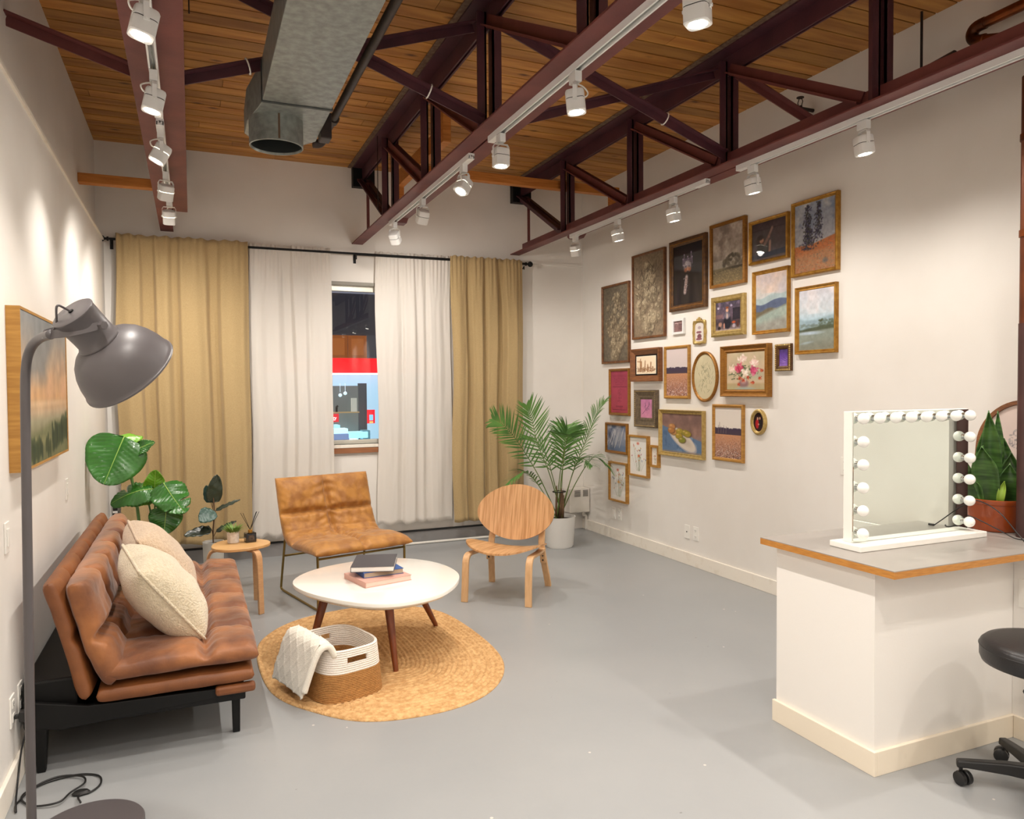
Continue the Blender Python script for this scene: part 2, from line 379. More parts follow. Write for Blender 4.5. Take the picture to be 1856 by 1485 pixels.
def brace(a, b, label, ties=()):
    o = MB(); n = (Vector(b)-Vector(a))
    bar(o, a, b, .008, .05, (0, 1, 0)); bar(o, Vector(a)+Vector((0, -.02, .022)), Vector(b)+Vector((0, -.02, .022)), .045, .008, (0, 1, 0))
    o = o.build('cross_brace', M['steel'] if 'wall' in label else M['steeldk'], None, at=a); tag(o, label, 'brace', 'cross braces between the trusses')
    for k in ties:
        p = Vector(b)-Vector(a); tz = MB(); pc = p*k+Vector((0, -.02, 0)); d = p.normalized(); R = basis(d)
        tz.tube([pc+R.to_3x3() @ Vector((math.cos(q)*.036, math.sin(q)*.036, 0)) for q in np.linspace(0, 2*PI, 13)[:-1]], .004, 6, closed=True)
        tz.build('cable_tie', M['white_pl'], o)
    return o
yb = 3.80
brace((-.70, yb+.02, 3.09), (-.125, yb+.05, 2.93), 'brace falling from the left wall to the truss over the sofa')
brace((-.06, yb-.03, 3.46), (1.46, yb-.03, 2.93), 'brace falling from the duct to the foot of the middle truss', (.45, .80))
brace((-.09, yb+.06, 2.93), (1.44, yb+.06, 3.46), 'brace rising behind the duct to the top of the middle truss', (.24,))
brace((1.55, yb-.03, 3.46), (3.06, yb-.03, 2.93), 'brace falling from the middle truss to the gallery side truss', (.70,))
brace((1.53, yb+.06, 2.93), (3.05, yb+.06, 3.46), 'brace rising from the middle truss to the top of the gallery side truss')
brace((3.15, yb-.03, 3.44), (XR-.003, yb-.03, 3.20), 'brace falling from the gallery side truss to the right wall')
# sawn timber frame hung at the far end
def timber(x0, x1, y0, y1, z0, z1, label):
    return tag(MB().box(x0, x1, y0, y1, z0, z1).build('timber_rail', M['rawwood'], None, bevel=.003, at=((x0+x1)/2, (y0+y1)/2, z0)), label, 'timber')
timber(-.70, -.13, 5.98, 6.06, 2.955, 3.02, 'short orange timber rail from the left wall ledge to the truss over the sofa')
fr = thing('hanging_timber', 'orange timber frame hanging between the middle and gallery side trusses', 'timber', (1.70, 5.9, 3.285))
MB().box(-.03, .03, -.75, .62, -.03, .10).build('side_rail', M['rawwood'], fr, bevel=.003)
MB().box(.03, 1.97, .10, .17, -.012, .062).build('cross_rail', M['rawwood'], fr, bevel=.003)
MB().box(-.03, .03, .48, .54, -.24, -.001).build('drop_post', M['rawwood'], fr, bevel=.003)
MB().box(-.03, .03, -.80, -.751, -.03, .29).build('drop_post', M['rawwood'], fr, bevel=.003)
MB().box(1.88, 1.95, .09, .16, -.20, -.001).build('drop_post', M['rawwood'], fr, bevel=.003)
# ================================================================ TRACKS AND SPOTLIGHTS
def track(cx, segs, label):
    t = thing('lighting_track', label, 'track', (cx, 0, 2.82), 0, 'white lighting tracks')
    for y0, y1 in segs:
        b = MB(); b.box(-.018, .018, y0, y1, .020, .0295).box(-.018, -.011, y0, y1, 0, .020).box(.011, .018, y0, y1, 0, .020)
        b.build('rail', M['whitemetal'], t)
        MB().box(-.003, .003, y0, y1, .008, .02).build('conductor', M['galv'], t)
        for yy in ((y0, y0+.12) if y0 > YF+.1 else None, (y1-.12, y1)):
            if yy: MB().box(-.019, .019, yy[0], yy[1], -.004, .018).build('end_feed', M['whitemetal'], t, bevel=.002)
    return t
track(-.12, ((YF+.05, 4.02), (4.12, 5.95)), 'white lighting track under the truss over the sofa')
track(1.50, ((YF+.05, 3.76), (4.06, 5.95)), 'white lighting track under the middle truss')
track(3.10, ((YF+.05, 3.69), (3.98, 5.88)), 'white lighting track under the truss beside the gallery wall')
def spot(x, y, aim, label, group, W=1., cone=150, blend=1., yaw_=None, on=True, band=True, slot='glow'):
    t = thing('track_spotlight', label, 'spotlight', (x, y, 2.818), 0, group)
    R = basis(Vector(aim)*-1, (0, 1, 0))                 # local +z away from the beam
    az = math.atan2(aim[1], aim[0]) if abs(aim[0])+abs(aim[1]) > .05 else .6
    if yaw_ is not None: az = yaw_
    MB().box(-.016, .016, -.03, .03, -.045, 0).build('adapter', M['whitemetal'], t, bevel=.003)
    piv = Vector((0, 0, -.115)); side = Vector((-math.sin(az), math.cos(az), 0)); hw = .043
    br = MB(); br.sweep([piv-side*hw+Vector((0, 0, -.01)), piv-side*hw+Vector((0, 0, .05)), piv-side*(hw-.008)+Vector((0, 0, .064)), piv+side*(hw-.008)+Vector((0, 0, .064)),
        piv+side*hw+Vector((0, 0, .05)), piv+side*hw+Vector((0, 0, -.01))], Vector((math.cos(az), math.sin(az), 0)), .018, .003)
    br.build('bracket', M['whitemetal'], t)
    T = Matrix.Translation(piv) @ basis(Vector(aim)*-1, side)
    def ring(r, z, sq):                                   # rounded square section
        o = []
        for k in range(32):
            a = 2*PI*k/32; c, s = abs(math.cos(a)), abs(math.sin(a)); q = (c**sq+s**sq)**(-1/sq); o.append(T @ Vector((math.cos(a)*r*q, math.sin(a)*r*q, z)))
        return o
    hd = MB(); hd.rings([ring(.028, .042, 3), ring(.037, .038, 4), ring(.040, .030, 5), ring(.040, .004, 5), ring(.038, .003, 5), ring(.038, .0, 5), ring(.040, -.001, 5), ring(.040, -.048, 5), ring(.037, -.052, 4), ring(.031, -.050, 2)], True, False)
    h = hd.build('lamp_head', M['whitemetal'], t, smooth=True)
    if band: MB().rings([ring(.0385, .0028, 5), ring(.0385, .0002, 5)]).build('vent_slot', M['glowband'] if slot == 'glow' and on else M['dark'], h)
    MB().rings([ring(.031, -.050, 2), ring(.027, -.0475, 2), ring(.015, -.046, 2)], False, True).build('lens', M['lens'] if on else M['whitemetal'], h, smooth='all')
    for s in (-1, 1): MB().tube([piv+side*s*.039, piv+side*s*.049], .006, 10).build('pivot_screw', M['whitemetal'], t)
    q = Vector((math.cos(az), math.sin(az), 0))
    cd = MB(); cd.tube(catmull([(0, 0, -.045), side*.01+q*.03+Vector((0, 0, -.055)), side*.03+q*.05+Vector((0, 0, -.075)), side*.02+q*.035+Vector((0, 0, -.095)), piv+(T.to_3x3() @ Vector((0, 0, .042)))], 5, False), .0035, 6)
    cd.build('lamp_cord', M['white_pl'], t, smooth='all')
    if on:
        ld = bpy.data.lights.new('spot_beam', 'SPOT'); ld.energy = SPOT_W*W; ld.color = SPOT_COL; ld.spot_size = math.radians(cone); ld.spot_blend = blend; ld.shadow_soft_size = .022
        lo = bpy.data.objects.new('spot_beam', ld); col.objects.link(lo); lo.parent = t
        lo.matrix_local = Matrix.Translation(piv+Vector(aim).normalized()*.060) @ basis(Vector(aim)*-1)
    return t
TL = 'spotlights on the track over the sofa'; TM = 'spotlights on the middle track'; TR = 'spotlights on the track beside the gallery wall'
spot(-.12, 2.74, (-.22, -.05, -1), 'largest lit spotlight over the sofa, at the top edge of the photo', TL, 1., slot='seam')
spot(-.12, 3.45, (-.22, -.02, -1), 'lit spotlight over the sofa, second from the camera on its track', TL, .5, 84, slot='seam')
spot(-.12, 4.20, (-.50, -.05, -1), 'spotlight tilted to the left wall, third from the camera over the sofa', TL, .55, 90)
spot(-.12, 5.00, (-.15, .45, -1), 'spotlight turned to the window wall, fourth from the camera over the sofa', TL, 1.05)
spot(-.12, 5.70, (0., .5, -1), 'smallest spotlight over the sofa, last on its track by the tan curtain', TL, 1.2)
spot(1.50, 1.98, (.05, 0, -1), 'spotlight cut by the top edge of the photo on the middle track', TM, 1., slot='seam')
spot(1.50, 2.80, (.08, -.05, -1), 'lit spotlight hanging straight down on the middle track, larger one', TM, 1., slot='seam')
spot(1.50, 3.62, (-.02, -.03, -1), 'lit spotlight at the end of the nearer rail of the middle track', TM, 1., slot='seam', yaw_=PI/2)
spot(1.50, 4.20, (-.55, -.25, -1), 'spotlight tilted left beside the joint of the middle track', TM, 1.)
spot(1.50, 5.05, (-.1, .62, -1), 'spotlight facing away to the curtains, fifth along the middle track', TM, 1.6, slot='seam', yaw_=PI/2)
spot(1.50, 5.83, (.6, .75, -1), 'spotlight at the far end of the middle track, tilted right', TM, .9, slot='seam')
spot(3.10, 2.76, (.15, -.05, -1), 'largest spotlight beside the gallery wall, over the counter side', TR, .66, slot='seam')
spot(3.10, 3.56, (.22, .0, -1), 'spotlight beside the gallery wall at the start of the second rail', TR, .54, slot='seam')
spot(3.10, 4.36, (.2, 0, -1), 'spotlight beside the gallery wall above the dark framed pictures', TR, .54)
spot(3.10, 5.10, (.22, .0, -1), 'spotlight beside the gallery wall above the floral prints', TR, .54)
spot(3.10, 5.80, (.35, .25, -1), 'smallest spotlight beside the gallery wall, nearest the window', TR, .6)
for i, y in enumerate((1.95, .95, -.1, -1.3, -2.5)):  # unseen spotlights added along the tracks to brighten the room
    spot(-.12, y, (.1, 0, -1), 'spotlight out of frame on the sofa side track, %s from the camera side' % ('first', 'second', 'third', 'fourth', 'fifth')[i], 'spotlights behind the camera, left track', 1.)
for i, y in enumerate((.9, -.3, -1.5, -2.6)):
    spot(1.50, y, (0, 0, -1), 'spotlight out of frame on the middle track, %s from the camera side' % ('first', 'second', 'third', 'fourth', 'fifth')[i], 'spotlights behind the camera, middle track', 1.)
for i, y in enumerate((1.9, 1.0, 0., -1.2, -2.4)):
    spot(3.10, y, (-.25, 0, -1), 'spotlight out of frame on the gallery side track, %s from the camera side' % ('first', 'second', 'third', 'fourth', 'fifth')[i], 'spotlights behind the camera, right track', 1.)
for i, (x, y) in enumerate(((.7, -1.6), (2.3, -1.6), (1.6, .1))):  # unseen globe lamps added as ambient fill
    t = thing('fill_globe', 'white glass globe lamp out of frame under the ceiling, %s one' % ('left rear', 'right rear', 'front')[i], 'lamp', (x, y, ZC), 0, 'globe lamps behind the camera')
    MB().lathe([(.001, -.001), (.06, -.001), (.06, -.02), (.012, -.03), (.012, -.10), (.001, -.10)], 24).build('ceiling_mount', M['whitemetal'], t, smooth=True)
    MB().sphere((0, 0, -.21), .11, 24, 16).build('glass_globe', M['globe'], t, smooth='all')
    ld = bpy.data.lights.new('globe_fill', 'POINT'); ld.energy = GLOBE_FILL_W; ld.color = (1, .95, .88); ld.shadow_soft_size = .12
    lo = bpy.data.objects.new('globe_fill', ld); col.objects.link(lo); lo.parent = t; lo.location = (0, 0, -.21)
# ================================================================ DUCT
t = thing('air_duct', 'galvanised rectangular air duct with a round open spout', 'duct', (.505, 3.85, 2.9))
b = MB(); b.box(-.165, .165, -6.5, 0, 0, .20)
b.build('duct_run', M['galv'], t, bevel=.004)
b = MB()
b.box(-.170, .170, -.03, -.012, -.005, .205)
b.build('duct_seam', M['galvdk'], t)
bo = MB()                                               # flared boot
A_ = [(-.165, 0, .0), (.165, 0, .0), (.165, 0, .20), (-.165, 0, .20)]
B_ = [(-.215, .30, .0), (.165, .30, .0), (.165, .30, .17), (-.215, .30, .17)]
C_ = [(-.215, .50, .0), (.165, .50, .0), (.165, .50, .13), (-.215, .50, .13)]
D_ = [(-.15, .66, .01), (.09, .66, .01), (.09, .66, .11), (-.15, .66, .11)]
bo.rings([A_, B_, C_, D_], True, True)
bo.build('duct_boot', M['galv'], t, bevel=.004)
co = MB(); T = Matrix.Translation((-.075, .24, -.02))
co.lathe([(.135, .02), (.135, -.115), (.130, -.118), (.128, -.112), (.128, .015), (.06, .016)], 48, T)
o = co.build('round_spout', M['galv'], t, smooth=True)
MB().lathe([(.127, .0155), (.001, .0155)], 32, T).lathe([(.1275, .015), (.1275, -.105)], 48, T).build('spout_shade', mat('spout_shade_dark', '202423', .6, .3), o, smooth=True)  # dark sheet paints the shade inside the open spout
MB().box(-.080, -.070, .1035, .1065, -.13, -.005).build('spout_seam', mat('rust_streak', '5d4634', .7), o)
o = MB().box(.166, .225, .32, .42, -.03, .11).build('damper_box', M['blackpipe'], t, bevel=.006)
p = thing('black_pipe', 'black iron pipe running along the right side of the duct', 'pipe', (.765, 0, 3.0))
MB().tube([(.02, -3.2, .03), (.0, 4.62, .03)], .021, 14).build('pipe_run', M['blackpipe'], p, smooth=True)
MB().tube([(.003, 4.30, .03), (.002, 4.36, .03)], .029, 14).build('pipe_coupling', M['blackpipe'], p, smooth=True)
MB().tube(catmull([(0, 4.60, .03), (0, 4.66, .025), (-.02, 4.68, .0), (-.06, 4.68, -.005)], 4, False), .026, 14).build('pipe_elbow', M['blackpipe'], p, smooth='all')
# right side pipes
p = thing('copper_pipe', 'tarnished copper pipe bending back on itself at the right wall top', 'pipe', (3.72, 2.62, 3.33))
MB().tube([(0, -.05, 0), (.0, -.60, .005)], .027, 16).build('upper_run', M['copper'], p, smooth=True)
MB().tube(catmull([(0, -.05, 0), (0, .0, -.004), (0, .02, -.035), (0, -.0, -.07), (0, -.05, -.085)], 5, False), .030, 16).build('return_bend', M['copper'], p, smooth='all')
MB().tube([(0, -.05, -.085), (.02, -.40, -.20)], .026, 16).build('lower_run', M['copper'], p, smooth=True)
p = thing('sprinkler_pipe', 'thin black sprinkler pipe on the right wall with a capped tee', 'pipe', (3.72, 2.80, 3.22))
MB().tube([(0, 1.0, -.03), (0, -.03, 0)], .014, 12).build('pipe_run', M['blackpipe'], p, smooth=True)
MB().tube([(0, .06, -.003), (0, -.07, .01)], .030, 14).build('capped_tee', M['blackpipe'], p, smooth=True)
MB().tube([(0, .11, -.006), (0, .065, -.004)], .024, 14).build('white_collar', M['galv'], p, smooth=True)
MB().tube([(0, .13, .01), (-.0, .13, .33)], .007, 8).build('hanger_rod', M['blackpipe'], p)
p = thing('fire_sprinkler', 'small black fire sprinkler on a stub by the right wall', 'sprinkler', (3.72, 3.82, 3.30))
MB().tube([(.112, 0, .03), (0, 0, .03)], .012, 10).tube([(0, 0, .03), (0, 0, .045)], .014, 10).build('stub_pipe', M['blackpipe'], p)
MB().tube([(0, .012, .045), (0, .022, .07), (0, .01, .095)], .003, 6).tube([(0, -.012, .045), (0, -.022, .07), (0, -.01, .095)], .003, 6).build('frame_arms', M['blackpipe'], p)
MB().lathe([(.001, .098), (.024, .098), (.024, .102), (.001, .103)], 16).build('deflector', M['blackpipe'], p)
for (x, y, z0, lb) in ((1.41, 6.0, 2.95, 'thin hanger wire in front of the middle truss end'), (.02, 3.6, 3.15, 'thin hanger wire beside the truss over the sofa')):
    tag(MB().tube([(x, y, z0), (x, y, ZC)], .0035, 6).build('hanger_wire', M['blackpipe'], None, at=(x, y, ZC)), lb, 'wire')
# ================================================================ CURTAINS
rod = thing('curtain_rod', 'long black curtain rod with ball ends across the window wall', 'curtain rod', (0, 6.93, 2.745))
MB().tube([(-.60, 0, 0), (3.13, 0, .012)], .010, 12).build('rod_bar', M['black'], rod, smooth=True)
MB().tube([(1.42, -.0, .004), (3.13, 0, .012)], .0125, 12).build('rod_sleeve', M['black'], rod, smooth=True)
for x, z, s in ((-.60, 0, -1), (3.13, .012, 1)):
    b = MB(); R = Matrix.Translation((x, 0, z)) @ basis((s, 0, 0))
    b.lathe([(.001, 0), (.018, 0), (.018, .012), (.010, .016), (.010, .028), (.020, .034), (.027, .046), (.028, .058), (.022, .072), (.010, .080), (.001, .082)], 20, R)
    b.build('finial', M['black'], rod, smooth=True)
for x in (-.585, 1.42, 3.115):
    b = MB(); b.tube([(x, .086, -.03), (x, .02, -.03), (x, 0, -.012)], .006, 8).box(x-.012, x+.012, .078, .088, -.07, .01).box(x-.004, x+.004, -.004, .004, -.045, -.01)
    b.build('rod_bracket', M['black'], rod)
m_tan = translucent(mat('tan_linen', 'c0a678', .85, c2='b69c6e', nscale=150, stretch=(1, 1, 1), bump=.25, bscale=400, sheen=.2), .12)
m_sheer = translucent(mat('sheer_cotton', 'f6f1ea', .85, bump=.15, bscale=350), .35, .10)
def fold(u, knots):
    """smoothly interpolated depth of cloth at width fraction u; knots = (u, depth)"""
    for (a, da), (b, db) in zip(knots, knots[1:]):
        if u <= b:
            t = (u-a)/(b-a); t = t*t*(3-2*t); return da+(db-da)*t
    return knots[-1][1]
def curtain(x0, x1, z0, label, m, kn, seed, y=6.93, hem=.03, top=2.785, amp=1., side=0):
    K = [(u, d) for u, d in kn]
    def f(u, v):
        z = top+(z0-top)*v
        k = .55+.45*min(1, v*3)
        uu = u+.012*math.sin(5*v+seed)*math.sin(PI*u)
        d = fold(uu, K)*amp*k
        d += .006*math.sin(2*PI*(u*19+seed))*(1-min(1, v*6))           # gathers in the heading
        d += .010*mnoise.noise(Vector((u*6+seed, v*3, seed)))*v + .0035*mnoise.noise(Vector((u*22+seed, v*9, 3)))
        x = x0+(x1-x0)*u+.016*mnoise.noise(Vector((u*3+seed*2, v*2.2, 5)))+side*.03*v
        if u < .5: x += (.010*math.sin(v*9+seed))*(1-2*u)
        pinch = math.exp(-((z-2.745)/.018)**2)
        zz = z-hem*.5*(mnoise.noise(Vector((u*9+seed, 1, 2))))*v+.006*math.sin(u*70+seed)*(1-v)**8
        return Vector((x, y-.016-max(-.02*min(1, max(0, v*9-.3)), d)*(1-.3*pinch)-.006*max(0, 1-v*8), zz))
    o = MB().grid(150, 60, f).build('curtain', m, None, smooth='all', solid=.003, at=((x0+x1)/2, y, top))
    return tag(o, label, 'curtain')
def kn(n, seed, a=.045, uneven=.35):
    r = random.Random(seed); L = [(0, 0)]; s = 1
    us = sorted((i+.5+r.uniform(-uneven, uneven))/n for i in range(n))
    for u in us: L.append((u, s*a*r.uniform(.45, 1))); s = -s
    return L+[(1, 0)]
K1 = [(0, .02), (.10, .045), (.17, .03), (.20, -.02), (.27, -.022), (.30, .035), (.37, .048), (.42, .01), (.455, -.0), (.49, .045), (.60, .05), (.67, .03), (.71, -.02), (.755, -.01), (.79, .045), (.88, .05), (.95, .04), (1, .01)]
tc1 = curtain(-.555, .472, .195, 'wide tan linen curtain at the left end of the rod', m_tan, K1, 1, hem=.03, amp=1.35)
K2 = [(0, .01), (.10, .03), (.22, .012), (.34, .02), (.43, -.02), (.50, -.02), (.545, .035), (.66, .04), (.72, .012), (.78, .03), (.9, .025), (1, .01)]
curtain(.478, 1.19, .185, 'sheer white curtain hanging left of the open window gap', m_sheer, K2, 2, hem=.05, y=6.972)
K3 = [(0, .01), (.12, .02), (.25, .025), (.33, .0), (.37, .035), (.48, .045), (.53, .015), (.60, .03), (.66, .0), (.72, .035), (.83, .03), (.92, .01), (1, .01)]
curtain(1.60, 2.335, .215, 'sheer white curtain hanging right of the open window gap', m_sheer, K3, 3, hem=.04, y=6.972)
K4 = [(0, .03), (.10, .045), (.19, .03), (.24, -.015), (.30, .03), (.40, .045), (.46, .0), (.50, .035), (.60, .04), (.66, -.02), (.71, -.01), (.76, .04), (.88, .045), (.93, .02), (1, .0)]
curtain(2.325, 3.085, .20, 'narrow tan linen curtain at the right end of the rod', m_tan, K4, 4, hem=.02, amp=1.3)
# ================================================================ BEYOND THE GLASS
ext = thing('shopfront', 'lit shopfront across the way with red sign band seen through window', 'shopfront', (2.3, 12, 0))
E_ = lambda n, c, e, s: mat(n, c, .5, emit=e, estr=s)  # each shopfront part glows by itself in place of shop lighting
MB().box(-4, 4.5, 0, .3, 1.97, 2.0).box(-4, 4.5, .02, .3, 1.76, 1.97).build('red_sign_band', E_('red_sign', 'c01018', 'e8101c', .9), ext)
MB().box(-4, 4.5, .0, .3, 2.37, 3.05).build('dark_upper_wall', E_('dusk_wall', '3c3c42', '3b3a40', .35), ext)
MB().box(-4, 4.5, .0, .3, 3.05, 5.5).build('night_upper_glass', E_('night_glass', '14182a', '1a2138', .5), ext)
MB().box(-4, 4.5, -.02, .02, 3.03, 3.055).build('ledge_line', E_('ledge', '70727a', '7a7c88', .6), ext)
for i, (a, b_) in enumerate(((-.30, -.005), (.005, .30))):  # glowing wood panels added outside in place of a cabinet reflection
    q = MB().box(a, b_, -.03, .0, 2.002, 2.36).build('reflection_panel', E_('reflected_wood', '8a4a16', '8a4a18', .55), ext)
    MB().box(a+.05, b_-.05, -.036, -.03, 2.05, 2.31).build('reflection_inset', E_('reflected_wood_inset', '9a5a22', '9a5620', .6), q)
MB().box(-4, -.30, .0, .02, 2.0, 2.37).box(.30, 4.5, .0, .02, 2.0, 2.37).build('grey_infill', E_('infill', '4a4a50', '4c4b50', .4), ext)
MB().box(-4, 4.5, -.01, .02, 1.735, 1.76).build('sign_light_strip', E_('strip_light', 'dff0ff', 'bfe0ff', 2.4), ext)
MB().box(-4, 4.5, .25, .3, .0, 1.735).build('blue_white_wall', E_('shop_blue_wall', '8fb4c8', '9cc4d8', .75), ext)
MB().box(-.33, .30, .22, .25, .75, 1.56).build('back_room', E_('back_room', '5c6462', '5d6664', .55), ext)
MB().box(.20, .34, .20, .24, .60, 1.60).build('dark_pillar', E_('dark_pillar', '3a4244', '39444a', .4), ext)
MB().box(-.33, .2, .12, .22, 1.12, 1.14).build('shop_shelf', E_('shop_shelf', 'a08a64', 'a08a60', .5), ext)
for x in (-.10, -.02):
    q = MB(); q.tube([(x, .15, 1.60), (x, .15, 1.46)], .004, 6).sphere((x, .15, 1.44-(.03 if x < -.05 else 0)), .03, 10, 6)
    q.build('pendant_lamp', E_('shop_pendant', 'c8dce0', 'c0d8e0', .8), ext)
MB().box(.08, .16, .12, .2, 1.14, 1.36).build('paper_roll', E_('paper_roll', 'a9aca0', 'a8aca0', .6), ext)
MB().tube([(-.16, .15, 1.14), (-.16, .15, 1.22), (-.14, .15, 1.24)], .018, 8).build('black_tap', M['black'], ext)
rs = MB().box(-.36, -.155, .0, .03, .985, 1.115).build('red_shop_sign', E_('red_placard', 'c8202c', 'd0222e', .8), ext)
def text(s, size, parent, loc, rot, m, name='lettering', ext_=.001, align='CENTER'):
    cu = bpy.data.curves.new(name, 'FONT'); cu.body = s; cu.size = size; cu.extrude = ext_; cu.align_x = align; cu.align_y = 'CENTER'
    o = bpy.data.objects.new(name, cu); dg = bpy.context.evaluated_depsgraph_get()
    me = bpy.data.meshes.new_from_object(o.evaluated_get(dg)); bpy.data.objects.remove(o)
    me.materials.append(m); o = bpy.data.objects.new(name, me); col.objects.link(o); o.location = loc; o.rotation_euler = rot
    if parent: o.parent = parent
    return o
m_ltr = E_('sign_letters', 'f4f4f4', 'ffffff', 1.)
text('ergy', .075, rs, (-.255, -.004, 1.05), (PI/2, 0, 0), m_ltr)
rs = MB().box(.30, .42, -.02, .02, .95, 1.17).build('red_hanging_sign', E_('red_hanging', 'd01828', 'd81a2a', .9), ext)
MB().box(.33, .39, -.024, -.02, 1.00, 1.09).build('sign_blue_patch', E_('blue_patch', '6fb0e0', '7cbce8', .9), rs)
MB().box(.33, .39, -.024, -.02, .955, .985).build('sign_yellow_patch', E_('yellow_patch', 'd8c070', 'd8c070', .8), rs)
for (x0, x1, z0, z1, c, e, n) in ((-.40, -.02, .80, .88, 'c8f0f8', 'c4f2fa', 'display_table'), (-.02, .30, .72, .82, 'a0e0ee', 'a4e4f0', 'display_table'), (-.36, .0, .60, .80, '6a7ea0', '6a80a8', 'table_front'),
        (-.38, -.30, .88, .94, 'b8ecf4', 'b8ecf4', 'boxed_goods'), (-.26, -.14, .88, .94, 'a0d8e4', 'a0d8e4', 'boxed_goods'), (-.05, .16, .60, .70, 'd8f6fa', 'd0f4fa', 'white_goods'), (.22, .34, .62, .84, '4c7480', '4c7884', 'crate')):
    MB().box(x0, x1, -.05 if 'table' in n else -.03, .2, z0, z1).build(n, E_('shop_'+n, c, e, .8), ext, bevel=.01)
tag(MB().box(-2, 7, 7.3, 12, -.05, .0).build('pavement', mat('pavement', '55565a', .8), None), kind='structure')
# ================================================================ HEATER, WALL PLATES
m_heat = mat('cream_radiator_enamel', 'dcd6cc', .4)
h = thing('wall_heater', 'cream convector heater with a grille in the right back corner', 'heater', (3.715, 6.90, 0))
MB().box(-.125, .112, -.03, .115, .195, .445).build('heater_body', m_heat, h, bevel=.008)
g = MB()
for i in range(5): g.box(-.07, .0, -.034, -.03, .365+i*.014, .372+i*.014).box(.03, .09, -.034, -.03, .365+i*.014, .372+i*.014)
g.build('grille', mat('grille_grey', '6c6a66', .6), h)
MB().tube(catmull([(.07, .03, .19), (.07, .03, .16), (.09, .03, .15), (.10, .03, .12), (.10, .03, .0)], 5, False), .016, 12).build('heater_pipe', m_heat, h, smooth='all')
tag(MB().tube([(1.86, 6.95, .013), (3.1, 6.95, .013)], .012, 10).build('floor_pipe', mat('white_pipe_paint', 'dedbd3', .5), None, smooth=True), 'thin white pipe along the floor under the curtains', 'pipe')
def plate(loc, face, label, kind='outlet', sz=(.07, .115), n=None, name='wall_outlet', cat='outlet'):
    """face: outward normal axis as rotation about z"""
    t = thing(name, label, cat, loc, face)
    MB().box(-sz[0]/2, sz[0]/2, -.006, 0, -sz[1]/2, sz[1]/2).build('cover_plate', M['white_pl'], t, bevel=.002)
    if kind == 'outlet':
        for z in (.026, -.026):
            MB().box(-.017, .017, -.0085, -.006, z-.015, z+.015).build('socket_face', M['white_pl'], t, bevel=.003)
            MB().box(-.008, -.006, -.0092, -.0085, z-.004, z+.006).box(.006, .008, -.0092, -.0085, z-.004, z+.006).box(-.0015, .0015, -.0092, -.0085, z-.010, z-.006).build('slots', M['dark'], t)
    elif kind == 'switch':
        MB().box(-.016, .016, -.010, -.006, -.033, .033).build('rocker', M['white_pl'], t, bevel=.002)
    elif kind == 'jack':
        MB().box(-.006, .006, -.0075, -.006, -.005, .005).build('jack_hole', M['dark'], t)
    elif kind == 'blank3':
        for z in (.045, 0, -.045): MB().tube([(0, -.006, z), (0, -.0075, z)], .0035 if z else .006, 8).build('screw', M['dark'], t)
    return t
RW = -PI/2; LW = PI/2
plate((XR, 5.199, .276), RW, 'blank white jack plate on the right wall above the baseboard, left of a pair', 'jack', name='wall_jack')
plate((XR, 5.078, .278), RW, 'white double outlet right of the pair above the right baseboard')
plate((XR, 6.395, .255), RW, 'small white plate below the lowest botanical frame, beside the palm', 'switch', name='wall_jack')
plate((XR, 6.281, .256), RW, 'white outlet below the lowest wildflower frame, right one of two')
plate((XR, 3.54, .985), RW, 'white double outlet half hidden behind the bulb mirror')
plate((XL, 3.289, .958), LW, 'white rocker switch at the left edge behind the floor lamp', 'switch', name='light_switch', cat='light switch')
plate((XL, 4.744, .962), LW, 'white rocker switch under the left wall landscape painting', 'switch', name='light_switch', cat='light switch')
plate((XL, 3.30, .30), LW, 'white outlet with the lamp plug low on the left wall')
plate((XL, 3.44, .30), LW, 'second low white outlet on the left wall, nearer the sofa')
plate((3.1995, 2.0, .621), RW, 'large white cover plate with three screws on the wall under the counter', 'blank3', sz=(.075, .12), name='wall_plate', cat='cover plate')
b = thing('wall_clip', 'small black wall fitting beside the left end of the tan curtain', 'wall fitting', (-.60, YB, .50))
MB().box(-.022, .022, -.04, 0, -.03, .0).box(-.016, .016, -.045, -.012, .0, .10).build('clip_body', M['blackplastic'], b, bevel=.004)
MB().box(-.018, .018, -.046, -.035, -.012, .006).build('clip_label', M['white_pl'], b)
